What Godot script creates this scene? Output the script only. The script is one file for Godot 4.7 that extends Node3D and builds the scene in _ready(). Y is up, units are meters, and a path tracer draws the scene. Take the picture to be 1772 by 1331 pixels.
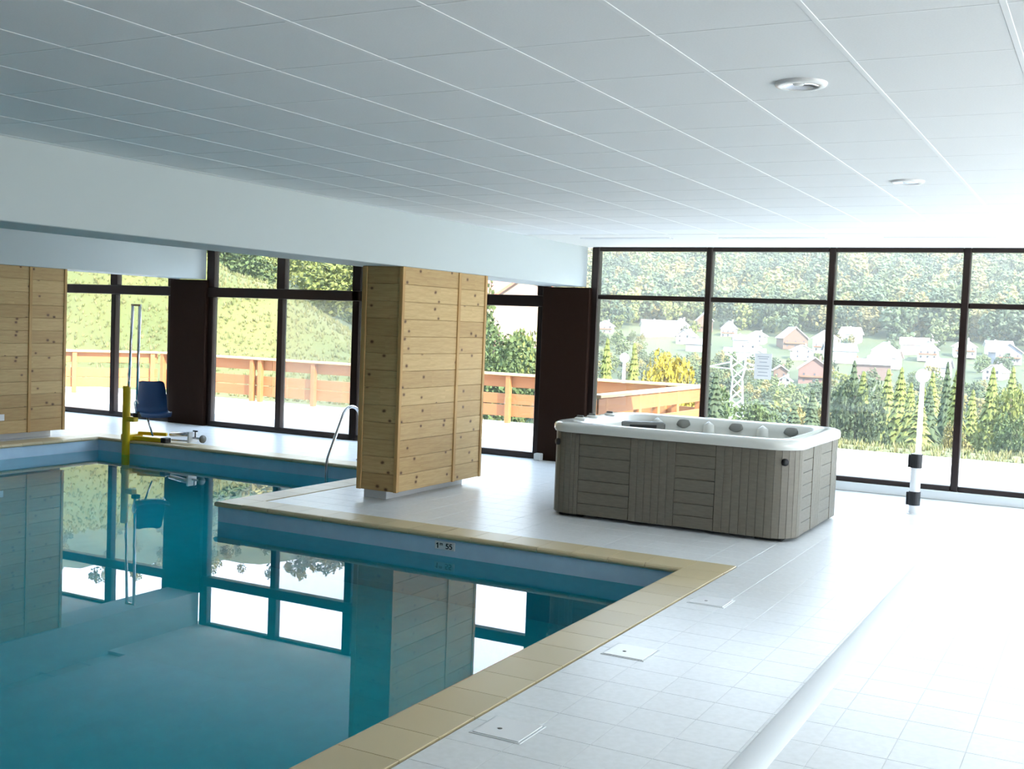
extends Node3D
# An indoor pool hall: glazed end wall with terrace and valley beyond, hot tub on the white tiled deck.

const CEIL := 3.0        # ceiling height
const BEAM_Y := 2.45     # underside of the beams
const ZW := -14.3        # plane of the glazed end wall
const WATER_Y := -0.2
const POOL_R := -2.94    # pool edges
const POOL_F := -8.57
const POOL_T := -7.87
const POOL_B := -11.8
const POOL_L := -13.2
const POOL_N := 2.2
const ROOM_L := -20.0
const ROOM_R := 6.4
const ROOM_B := 7.0

var rng := RandomNumberGenerator.new()
var used := {}
var M := {}
var cache := {}
var cam: Camera3D
var sun: DirectionalLight3D

func _ready():
	rng.seed = 7
	set_camera_and_light()
	make_materials()
	build_shell()
	build_glazing()
	build_pool()
	build_columns()
	build_outdoors()
	build_tub()
	build_lift()
	build_ladder()
	build_small_things()

# ------------------------------------------------------------------ camera, sky, sun, exposure
func set_camera_and_light():
	cam = Camera3D.new()
	cam.name = "camera"
	cam.basis = Basis(Vector3.UP, 0.48979745) * Basis(Vector3.RIGHT, -0.05356154) * Basis(Vector3.BACK, 0.03840349)
	cam.position = Vector3(0, 1.9, 0)
	cam.fov = 37.7087
	cam.near = 0.05
	cam.far = 4000.0
	add_child(cam)
	cam.current = true
	var e := Environment.new()
	e.background_mode = Environment.BG_SKY
	var sm := ProceduralSkyMaterial.new()
	sm.sky_top_color = Color(0.76, 0.875, 1.0)
	sm.sky_horizon_color = Color(0.94, 0.97, 1.0)
	sm.sky_curve = 0.25
	sm.ground_bottom_color = Color(0.5, 0.52, 0.48)
	sm.ground_horizon_color = Color(0.7, 0.72, 0.68)
	sm.sun_angle_max = 1.0
	var sky := Sky.new()
	sky.sky_material = sm
	e.sky = sky
	e.background_energy_multiplier = 4.0
	e.tonemap_mode = Environment.TONE_MAPPER_LINEAR
	e.tonemap_exposure = 2.15
	e.volumetric_fog_enabled = true
	e.volumetric_fog_density = 0.0
	e.sdfgi_enabled = true
	e.ssao_enabled = true
	e.ssil_enabled = true
	var w := WorldEnvironment.new()
	w.name = "world_environment"
	w.environment = e
	add_child(w)
	sun = DirectionalLight3D.new()
	sun.name = "sun"
	sun.light_color = Color(1.0, 0.96, 0.88)
	sun.light_energy = 3.6
	sun.light_angular_distance = 0.6
	sun.shadow_enabled = true
	sun.look_at_from_position(Vector3(0.72, 0.62, 0.32) * 50.0, Vector3.ZERO)
	add_child(sun)

# ------------------------------------------------------------------ helpers: nodes
func numbered(n: String) -> String:
	var k: int = used.get(n, 0)
	used[n] = k + 1
	return n if k == 0 else "%s_%03d" % [n, k]

func thing(called: String, label: String, category: String, at := Vector3.ZERO, turn := 0.0, group := "", kind := "") -> Node3D:
	var o := Node3D.new()
	o.name = numbered(called)
	add_child(o)
	o.position = at
	o.rotation.y = turn
	tag(o, label, category, group, kind)
	return o

func tag(o: Node, label: String, category: String, group := "", kind := ""):
	if label: o.set_meta("label", label)
	if category: o.set_meta("category", category)
	if group: o.set_meta("group", group)
	if kind: o.set_meta("kind", kind)

func part(parent: Node, called: String, mesh: Mesh, m: Material, t := Transform3D(), label := "") -> MeshInstance3D:
	var o := MeshInstance3D.new()
	o.name = called if parent != self else numbered(called)
	o.mesh = mesh
	o.material_override = m
	o.transform = t
	if label: o.set_meta("label", label)
	parent.add_child(o, true)
	return o

func at(x: float, y: float, z: float) -> Transform3D:
	return Transform3D(Basis(), Vector3(x, y, z))

func pbox(parent: Node, called: String, a: Vector3, b: Vector3, m: Material, bevel := 0.004, label := "") -> MeshInstance3D:
	var lo := Vector3(minf(a.x, b.x), minf(a.y, b.y), minf(a.z, b.z))
	var hi := Vector3(maxf(a.x, b.x), maxf(a.y, b.y), maxf(a.z, b.z))
	return part(parent, called, cbox(hi - lo, bevel), m, Transform3D(Basis(), (lo + hi) / 2.0), label)

func scatter(parent: Node, called: String, mesh: Mesh, m: Material, where: Array, colors := []) -> MultiMeshInstance3D:
	var mm := MultiMesh.new()
	mm.transform_format = MultiMesh.TRANSFORM_3D
	mm.use_colors = colors.size() > 0
	mm.mesh = mesh
	mm.instance_count = where.size()
	for i in where.size():
		mm.set_instance_transform(i, where[i])
		if colors.size(): mm.set_instance_color(i, colors[i])
	var o := MultiMeshInstance3D.new()
	o.name = called if parent != self else numbered(called)
	o.multimesh = mm
	o.material_override = m
	o.set_meta("kind", "stuff")
	parent.add_child(o, true)
	return o

# ------------------------------------------------------------------ helpers: shapes
func start(smooth := false) -> SurfaceTool:
	var st := SurfaceTool.new()
	st.begin(Mesh.PRIMITIVE_TRIANGLES)
	st.set_smooth_group(0 if smooth else -1)
	return st

func done(st: SurfaceTool) -> ArrayMesh:
	st.generate_normals()
	return st.commit()

func tri(st: SurfaceTool, a: Vector3, b: Vector3, c: Vector3):   # counter-clockwise seen from outside
	st.add_vertex(a)
	st.add_vertex(c)
	st.add_vertex(b)

func quad(st: SurfaceTool, a: Vector3, b: Vector3, c: Vector3, d: Vector3):
	tri(st, a, b, c)
	tri(st, a, c, d)

func face(st: SurfaceTool, pts: Array, centre: Vector3):         # a convex face turned away from centre
	var n: Vector3 = (pts[1] - pts[0]).cross(pts[2] - pts[0])
	var mid := Vector3.ZERO
	for p in pts: mid += p
	mid /= pts.size()
	if n.dot(mid - centre) < 0.0: pts.reverse()
	for i in range(1, pts.size() - 1): tri(st, pts[0], pts[i], pts[i + 1])

func add_cbox(st: SurfaceTool, s: Vector3, bev: float, t := Transform3D()):
	var h := s / 2.0
	var b := minf(bev, minf(h.x, minf(h.y, h.z)) * 0.8)
	var P := {}
	for sx in [-1, 1]:
		for sy in [-1, 1]:
			for sz in [-1, 1]:
				P[[0, sx, sy, sz]] = t * Vector3(sx * h.x, sy * (h.y - b), sz * (h.z - b))
				P[[1, sx, sy, sz]] = t * Vector3(sx * (h.x - b), sy * h.y, sz * (h.z - b))
				P[[2, sx, sy, sz]] = t * Vector3(sx * (h.x - b), sy * (h.y - b), sz * h.z)
	var c := t.origin
	for s1 in [-1, 1]:
		face(st, [P[[0, s1, -1, -1]], P[[0, s1, 1, -1]], P[[0, s1, 1, 1]], P[[0, s1, -1, 1]]], c)
		face(st, [P[[1, -1, s1, -1]], P[[1, 1, s1, -1]], P[[1, 1, s1, 1]], P[[1, -1, s1, 1]]], c)
		face(st, [P[[2, -1, -1, s1]], P[[2, 1, -1, s1]], P[[2, 1, 1, s1]], P[[2, -1, 1, s1]]], c)
	if b < 0.0005: return
	for s1 in [-1, 1]:
		for s2 in [-1, 1]:
			face(st, [P[[0, s1, s2, -1]], P[[0, s1, s2, 1]], P[[1, s1, s2, 1]], P[[1, s1, s2, -1]]], c)
			face(st, [P[[0, s1, -1, s2]], P[[0, s1, 1, s2]], P[[2, s1, 1, s2]], P[[2, s1, -1, s2]]], c)
			face(st, [P[[1, -1, s1, s2]], P[[1, 1, s1, s2]], P[[2, 1, s1, s2]], P[[2, -1, s1, s2]]], c)
			for s3 in [-1, 1]:
				face(st, [P[[0, s1, s2, s3]], P[[1, s1, s2, s3]], P[[2, s1, s2, s3]]], c)

func cbox(s: Vector3, bev := 0.004) -> ArrayMesh:
	var key := "box %.4f %.4f %.4f %.4f" % [s.x, s.y, s.z, bev]
	if not cache.has(key):
		var st := start()
		add_cbox(st, s, bev)
		cache[key] = done(st)
	return cache[key]

func add_lathe(st: SurfaceTool, prof: Array, seg := 20, t := Transform3D()):   # prof: Vector2(radius, height) from bottom to top
	for i in prof.size() - 1:
		var p: Vector2 = prof[i]
		var q: Vector2 = prof[i + 1]
		for k in seg:
			var a := TAU * k / seg
			var b := TAU * (k + 1) / seg
			var p0 := t * Vector3(p.x * cos(a), p.y, -p.x * sin(a))
			var p1 := t * Vector3(p.x * cos(b), p.y, -p.x * sin(b))
			var q0 := t * Vector3(q.x * cos(a), q.y, -q.x * sin(a))
			var q1 := t * Vector3(q.x * cos(b), q.y, -q.x * sin(b))
			if p.x > 0.0: tri(st, p0, p1, q1)
			if q.x > 0.0: tri(st, p0, q1, q0)

func lathe(prof: Array, seg := 20, smooth := true) -> ArrayMesh:
	var st := start(smooth)
	add_lathe(st, prof, seg)
	return done(st)

func add_tube(st: SurfaceTool, pts: Array, r: float, seg := 10, r2 := -1.0):
	var n := pts.size()
	var rings := []
	var side := Vector3.ZERO
	for i in n:
		var dir: Vector3 = (pts[mini(i + 1, n - 1)] - pts[maxi(i - 1, 0)]).normalized()
		if side == Vector3.ZERO: side = dir.cross(Vector3.UP if absf(dir.y) < 0.9 else Vector3.RIGHT).normalized()
		side = (side - dir * side.dot(dir)).normalized()
		var up := side.cross(dir)
		var rr := r if r2 < 0.0 else lerpf(r, r2, float(i) / (n - 1))
		var ring := []
		for k in seg:
			var a := TAU * k / seg
			ring.append(pts[i] + (side * cos(a) + up * sin(a)) * rr)
		rings.append(ring)
	for i in n - 1:
		for k in seg:
			var l := (k + 1) % seg
			quad(st, rings[i][l], rings[i][k], rings[i + 1][k], rings[i + 1][l])
	for k in range(1, seg - 1):
		tri(st, rings[0][0], rings[0][k], rings[0][k + 1])
		tri(st, rings[n - 1][0], rings[n - 1][k + 1], rings[n - 1][k])

func tube(pts: Array, r: float, seg := 10, smooth := true) -> ArrayMesh:
	var st := start(smooth)
	add_tube(st, pts, r, seg)
	return done(st)

func bent(pts: Array, rad: float, n := 6) -> Array:   # a path with its corners rounded
	var out := [pts[0]]
	for i in range(1, pts.size() - 1):
		var a: Vector3 = pts[i] + (pts[i - 1] - pts[i]).normalized() * rad
		var b: Vector3 = pts[i] + (pts[i + 1] - pts[i]).normalized() * rad
		for k in n + 1:
			var u := float(k) / n
			out.append(a.lerp(pts[i], u).lerp(pts[i].lerp(b, u), u))
	out.append(pts[-1])
	return out

func prism(poly: PackedVector2Array, y0: float, y1: float) -> ArrayMesh:   # poly in x, z
	var st := start()
	var idx := Geometry2D.triangulate_polygon(poly)
	for i in range(0, idx.size(), 3):
		var a := poly[idx[i]]
		var b := poly[idx[i + 1]]
		var c := poly[idx[i + 2]]
		if (b - a).cross(c - a) > 0.0:
			var k := b
			b = c
			c = k
		tri(st, Vector3(a.x, y1, a.y), Vector3(b.x, y1, b.y), Vector3(c.x, y1, c.y))
		tri(st, Vector3(a.x, y0, a.y), Vector3(c.x, y0, c.y), Vector3(b.x, y0, b.y))
	var flip := Geometry2D.is_polygon_clockwise(poly)
	for i in poly.size():
		var a := poly[i]
		var b := poly[(i + 1) % poly.size()]
		if flip:
			var k := a
			a = b
			b = k
		quad(st, Vector3(b.x, y0, b.y), Vector3(a.x, y0, a.y), Vector3(a.x, y1, a.y), Vector3(b.x, y1, b.y))
	return done(st)

# ------------------------------------------------------------------ materials
func mat(c: Color, rough := 0.6, metal := 0.0) -> StandardMaterial3D:
	var m := StandardMaterial3D.new()
	m.albedo_color = c
	m.roughness = rough
	m.metallic = metal
	return m

func noise_tex(freq: float, lo: Color, hi: Color, sd: int, size := 512, oct := 4) -> NoiseTexture2D:
	var n := FastNoiseLite.new()
	n.seed = sd
	n.frequency = freq
	n.fractal_octaves = oct
	var g := Gradient.new()
	g.set_color(0, lo)
	g.set_color(1, hi)
	var t := NoiseTexture2D.new()
	t.width = size
	t.height = size
	t.seamless = true
	t.noise = n
	t.color_ramp = g
	return t

func textured(t: Texture2D, scale: Vector3, rough := 0.8, world := true) -> StandardMaterial3D:
	var m := mat(Color.WHITE, rough)
	m.albedo_texture = t
	m.uv1_triplanar = true
	m.uv1_world_triplanar = world
	m.uv1_scale = scale
	return m

func pine_image(sd: int, base: Color, dark: Color, knots: int) -> ImageTexture:
	var r := RandomNumberGenerator.new()
	r.seed = sd
	var n := FastNoiseLite.new()
	n.seed = sd
	n.frequency = 0.012
	var w := 512
	var h := 128
	var ks := []
	for i in knots: ks.append(Vector3(r.randf() * w, r.randf_range(12, h - 12), r.randf_range(3.0, 6.0)))
	var im := Image.create(w, h, false, Image.FORMAT_RGB8)
	for y in h:
		for x in w:
			var bend := 0.0
			var kn := 0.0
			for k in ks:
				var dx: float = absf(x - k.x)
				dx = minf(dx, w - dx)
				var dy: float = y - k.y
				var q: float = dx * dx / (k.z * k.z * 1.9) + dy * dy / (k.z * k.z)
				bend += signf(dy) * 5.0 * exp(-q * 0.12)
				kn = maxf(kn, exp(-q * 0.8))
			var g := n.get_noise_2d(x * 0.35, (y + bend) * 5.0) * 0.5 + n.get_noise_2d(x * 1.2 + 700, (y + bend) * 16.0) * 0.35
			var c := base.lerp(dark, clampf(0.35 + g * 0.75, 0.0, 1.0))
			c = c.lerp(Color(0.30, 0.17, 0.08), clampf(kn * 1.1, 0.0, 0.75))
			im.set_pixel(x, y, c)
	return ImageTexture.create_from_image(im)

func make_materials():
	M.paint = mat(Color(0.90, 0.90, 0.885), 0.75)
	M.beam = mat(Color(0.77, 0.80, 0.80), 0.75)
	M.ceiling_tile = textured(noise_tex(0.25, Color(0.90, 0.91, 0.915), Color(0.925, 0.935, 0.94), 3, 256), Vector3.ONE * 1.5, 0.85)
	M.runner = mat(Color(0.925, 0.935, 0.94), 0.6)
	M.floor_tile = textured(noise_tex(0.05, Color(0.885, 0.89, 0.885), Color(0.925, 0.93, 0.93), 5, 512), Vector3.ONE * 0.7, 0.28)
	M.grout = mat(Color(0.885, 0.89, 0.89), 0.6)
	M.plinth = mat(Color(0.84, 0.85, 0.85), 0.4)
	M.curb = mat(Color(0.93, 0.94, 0.95), 0.3)
	M.coping = [mat(Color(0.80, 0.73, 0.575), 0.35), mat(Color(0.812, 0.742, 0.587), 0.35), mat(Color(0.79, 0.72, 0.565), 0.35)]
	M.pool_blue = textured(noise_tex(0.03, Color(0.75, 0.86, 0.95), Color(0.79, 0.90, 0.98), 9, 256), Vector3.ONE * 0.5, 0.35)
	M.water = mat(Color(0.08, 0.92, 0.92, 0.0), 0.0)
	M.water.refraction_enabled = true
	M.water.refraction_scale = 0.033
	M.water.transparency = BaseMaterial3D.TRANSPARENCY_ALPHA
	M.glass = mat(Color(0.9, 0.95, 0.93, 0.04), 0.0)
	M.glass.transparency = BaseMaterial3D.TRANSPARENCY_ALPHA
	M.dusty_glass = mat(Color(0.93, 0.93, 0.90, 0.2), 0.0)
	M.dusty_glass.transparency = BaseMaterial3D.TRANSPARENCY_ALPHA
	M.frame = mat(Color(0.17, 0.125, 0.115), 0.28, 0.35)
	M.brown = mat(Color(0.16, 0.095, 0.062), 0.7)
	M.brown.metallic_specular = 0.25
	M.pine = []
	var boards := []
	for i in 4: boards.append(pine_image(20 + i, Color(0.83, 0.71, 0.50), Color(0.71, 0.57, 0.37), 4))
	for i in 12:
		var m := textured(boards[i % 4], Vector3(1.0 / 1.1, 1.0 / 0.275, 1.0), 0.55, false)
		m.uv1_offset = Vector3(0.37 * i, 0.5 + 0.13 * (i % 3), 0)
		m.albedo_color = Color(1, 1, 1).lerp(Color(0.91, 0.885, 0.85), (i % 5) / 4.0)
		m.uv1_triplanar_sharpness = 8.0
		M.pine.append(m)
	M.pine_trim = textured(pine_image(31, Color(0.80, 0.65, 0.42), Color(0.66, 0.49, 0.28), 1), Vector3(1.0 / 1.6, 1.0 / 0.4, 1.0), 0.55, false)
	M.chrome = mat(Color(0.82, 0.82, 0.84), 0.16, 1.0)
	M.yellow = mat(Color(0.86, 0.72, 0.05), 0.4)
	M.blue_plastic = mat(Color(0.05, 0.20, 0.36), 0.38)
	M.black = mat(Color(0.07, 0.07, 0.09), 0.45)
	M.dark = mat(Color(0.10, 0.10, 0.10), 0.7)
	M.white_gloss = mat(Color(0.93, 0.93, 0.93), 0.25)
	M.acrylic = mat(Color(0.86, 0.86, 0.83), 0.2)
	M.acrylic.clearcoat_enabled = true
	M.acrylic.clearcoat = 0.4
	M.acrylic.clearcoat_roughness = 0.08
	M.cabinet = textured(noise_tex(0.02, Color(0.425, 0.40, 0.35), Color(0.47, 0.445, 0.395), 12, 256), Vector3(1.5, 6.0, 1.5), 0.5)
	M.cabinet_joint = mat(Color(0.40, 0.39, 0.335), 0.6)
	M.light_cut_brown = mat(Color(0.45, 0.33, 0.22), 0.7)  # brown chosen for unseen walls so they return less light
	M.grey = mat(Color(0.42, 0.42, 0.40), 0.5)
	M.pillow = mat(Color(0.50, 0.50, 0.48), 0.65)
	M.larch = [textured(pine_image(41, Color(0.55, 0.35, 0.185), Color(0.46, 0.27, 0.13), 1), Vector3(0.5, 3.0, 1.0), 0.7, false), textured(pine_image(42, Color(0.58, 0.385, 0.21), Color(0.49, 0.30, 0.15), 1), Vector3(0.5, 3.0, 1.0), 0.7, false)]
	M.larch_cap = textured(pine_image(43, Color(0.74, 0.61, 0.45), Color(0.66, 0.52, 0.36), 0), Vector3(0.5, 3.0, 1.0), 0.6, false)
	M.concrete = textured(noise_tex(0.02, Color(0.80, 0.79, 0.77), Color(0.86, 0.85, 0.83), 51), Vector3.ONE * 0.3, 0.9)
	M.terrain = textured(noise_tex(0.06, Color(0.72, 0.74, 0.70), Color(1, 1, 1), 61), Vector3.ONE * 0.35, 0.95)
	M.terrain.vertex_color_use_as_albedo = true
	M.leaf = mat(Color.WHITE, 0.8)
	M.leaf.vertex_color_use_as_albedo = true
	M.bark = mat(Color(0.30, 0.25, 0.20), 0.9)
	M.pylon = mat(Color(0.80, 0.84, 0.84), 0.5, 0.3)
	M.paper = mat(Color(0.95, 0.95, 0.95), 0.8)
	M.ink = mat(Color(0.74, 0.75, 0.78), 0.8)
	M.globe = mat(Color(0.95, 0.95, 0.95), 0.2)

# ------------------------------------------------------------------ room shell
func in_view(p: Vector3, slack := 0.06) -> bool:
	var c := cam.transform.affine_inverse() * p
	if c.z > -0.5: return false
	var v := tan(deg_to_rad(cam.fov / 2.0))
	return absf(c.x / -c.z) < v * 1772.0 / 1331.0 + slack and absf(c.y / -c.z) < v + slack

func pick_parts(parent: Node, called: String, mesh: Mesh, mats: Array, spots: Array, most: int, rest: String):
	# spots: Transform3D list; the most that show largest become parts, the others one piece of stuff
	var order := []
	for i in spots.size():
		var p: Vector3 = spots[i].origin
		var d := p.distance_to(cam.position)
		order.append([d if in_view(p) else d + 1000.0, i])
	order.sort_custom(func(a, b): return a[0] < b[0] or (a[0] == b[0] and a[1] < b[1]))
	var others := []
	for k in order.size():
		var t: Transform3D = spots[order[k][1]]
		if k < most and order[k][0] < 1000.0: part(parent, called, mesh, mats[k % mats.size()], t)
		else: others.append(t)
	if others: scatter(parent, rest, mesh, mats[0], others)

func build_shell():
	# floor: bed of grout, white tiles one by one
	var fl := thing("floor", "white tiled pool deck", "floor", Vector3.ZERO, 0.0, "", "structure")
	var rects := [  # x0, x1, z0, z1 of the tiled areas
		[-2.60, ROOM_R, -14.2, ROOM_B], [-7.53, -2.60, -14.2, -8.91], [ROOM_L, -7.53, -14.2, -12.14], [ROOM_L, -13.54, -12.14, ROOM_B], [-13.54, -2.60, 2.54, ROOM_B]]
	var spots := []
	for r in rects:
		var nx := roundi((r[1] - r[0]) / 0.3)
		var nz := roundi((r[3] - r[2]) / 0.3)
		var sx: float = (r[1] - r[0]) / nx
		var sz: float = (r[3] - r[2]) / nz
		pbox(fl, "mortar_bed", Vector3(r[0], -0.25, r[2]), Vector3(r[1], -0.0014, r[3]), M.grout, 0.0)
		for i in nx:
			for k in nz:
				spots.append(Transform3D(Basis.from_scale(Vector3((sx - 0.003) / 0.296, 1, (sz - 0.003) / 0.296)), Vector3(r[0] + (i + 0.5) * sx, -0.005, r[2] + (k + 0.5) * sz)))
	pick_parts(fl, "floor_tile", cbox(Vector3(0.296, 0.01, 0.296), 0.0008), [M.floor_tile], spots, 300, "far_floor_tiles")
	pbox(fl, "threshold", Vector3(ROOM_L, -0.25, -14.5), Vector3(ROOM_R, -0.002, -14.2), M.plinth, 0.0)
	# raised rounded kerb that runs over the deck
	var st := start(true)
	var z0 := 3.6
	var z1 := -10.5
	var pr := []
	for k in 11:
		var a := PI * k / 10.0
		pr.append(Vector2(-1.31 + 0.075 * cos(a), 0.016 * sin(a)))
	for k in 10: quad(st, Vector3(pr[k].x, pr[k].y, z0), Vector3(pr[k].x, pr[k].y, z1), Vector3(pr[k + 1].x, pr[k + 1].y, z1), Vector3(pr[k + 1].x, pr[k + 1].y, z0))
	for k in range(1, 10): tri(st, Vector3(pr[0].x, 0, z1), Vector3(pr[k + 1].x, pr[k + 1].y, z1), Vector3(pr[k].x, pr[k].y, z1))
	var kerb := part(self, "floor_kerb", done(st), M.curb)
	tag(kerb, "low rounded white kerb running along the white tiled deck", "kerb")
	# ceiling
	var ce := thing("ceiling", "suspended ceiling of pale square tiles", "ceiling", Vector3.ZERO, 0.0, "", "structure")
	pbox(ce, "roof_slab", Vector3(ROOM_L - 0.2, CEIL + 0.06, ZW - 0.2), Vector3(ROOM_R + 0.2, CEIL + 0.4, ROOM_B + 0.2), M.paint, 0.0)
	pbox(ce, "plaster_strip", Vector3(ROOM_L, CEIL, ZW - 0.1), Vector3(ROOM_R, CEIL + 0.08, -12.34), M.paint, 0.0)
	var px := 0.606
	var pz := 0.64
	var tiles := []
	for k in range(-18, 17):
		var zc := -4.02 - pz * (k - 0.5)
		if zc - pz / 2.0 < -12.36 or zc > ROOM_B: continue
		for i in range(-14, 22):
			var xc := -0.386 - px * (i - 0.5)
			if xc > ROOM_R - 0.2 or xc < -13.2 or (xc < -6.75 and xc > -7.3): continue
			tiles.append(Transform3D(Basis(), Vector3(xc, CEIL + 0.009, zc)))
	pick_parts(ce, "ceiling_tile", cbox(Vector3(px - 0.004, 0.012, pz - 0.004), 0.001), [M.ceiling_tile], tiles, 300, "far_ceiling_tiles")
	for i in range(-15, 22):
		var xl := -0.386 - px * i
		if xl > ROOM_R or xl < -13.4 or (xl < -6.5 and xl > -7.15): continue
		pbox(ce, "ceiling_runner", Vector3(xl - 0.012, CEIL + 0.001, -12.34), Vector3(xl + 0.012, CEIL + 0.03, ROOM_B), M.runner, 0.002)
	for k in range(-18, 14):
		var zl := -4.02 - pz * k
		if zl > ROOM_B or zl < -12.36: continue
		pbox(ce, "cross_runner", Vector3(-6.5, CEIL + 0.002, zl - 0.010), Vector3(ROOM_R, CEIL + 0.03, zl + 0.010), M.runner, 0.002)
		pbox(ce, "cross_runner", Vector3(-13.5, CEIL + 0.002, zl - 0.010), Vector3(-7.15, CEIL + 0.03, zl + 0.010), M.runner, 0.002)
	# beams and walls
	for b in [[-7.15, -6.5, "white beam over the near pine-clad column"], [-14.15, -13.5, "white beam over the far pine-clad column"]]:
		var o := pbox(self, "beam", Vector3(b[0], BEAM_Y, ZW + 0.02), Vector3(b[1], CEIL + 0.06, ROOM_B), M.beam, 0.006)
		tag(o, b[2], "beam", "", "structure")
	tag(pbox(self, "ceiling_side", Vector3(ROOM_L, CEIL, ZW), Vector3(-14.15, CEIL + 0.06, ROOM_B), M.paint, 0.0), "plain white ceiling beside the far beam", "ceiling", "", "structure")
	tag(pbox(self, "wall_left", Vector3(ROOM_L - 0.2, -0.25, ZW - 0.2), Vector3(ROOM_L, CEIL + 0.06, ROOM_B), M.paint, 0.0), "white end wall left of the pool", "wall", "", "structure")
	tag(pbox(self, "wall_back", Vector3(ROOM_L - 0.2, -0.25, ROOM_B), Vector3(ROOM_R + 0.2, CEIL + 0.06, ROOM_B + 0.2), M.light_cut_brown, 0.0), "unseen wall behind the viewer, coloured brown to weaken its bounce light", "wall", "", "structure")  # out of view; dark colour dims the light on surfaces facing the viewer

# ------------------------------------------------------------------ glazing
func bars(parent: Node, called: String, list: Array, m: Material):
	for b in list: pbox(parent, called, b[0], b[1], m, 0.012)

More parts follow.
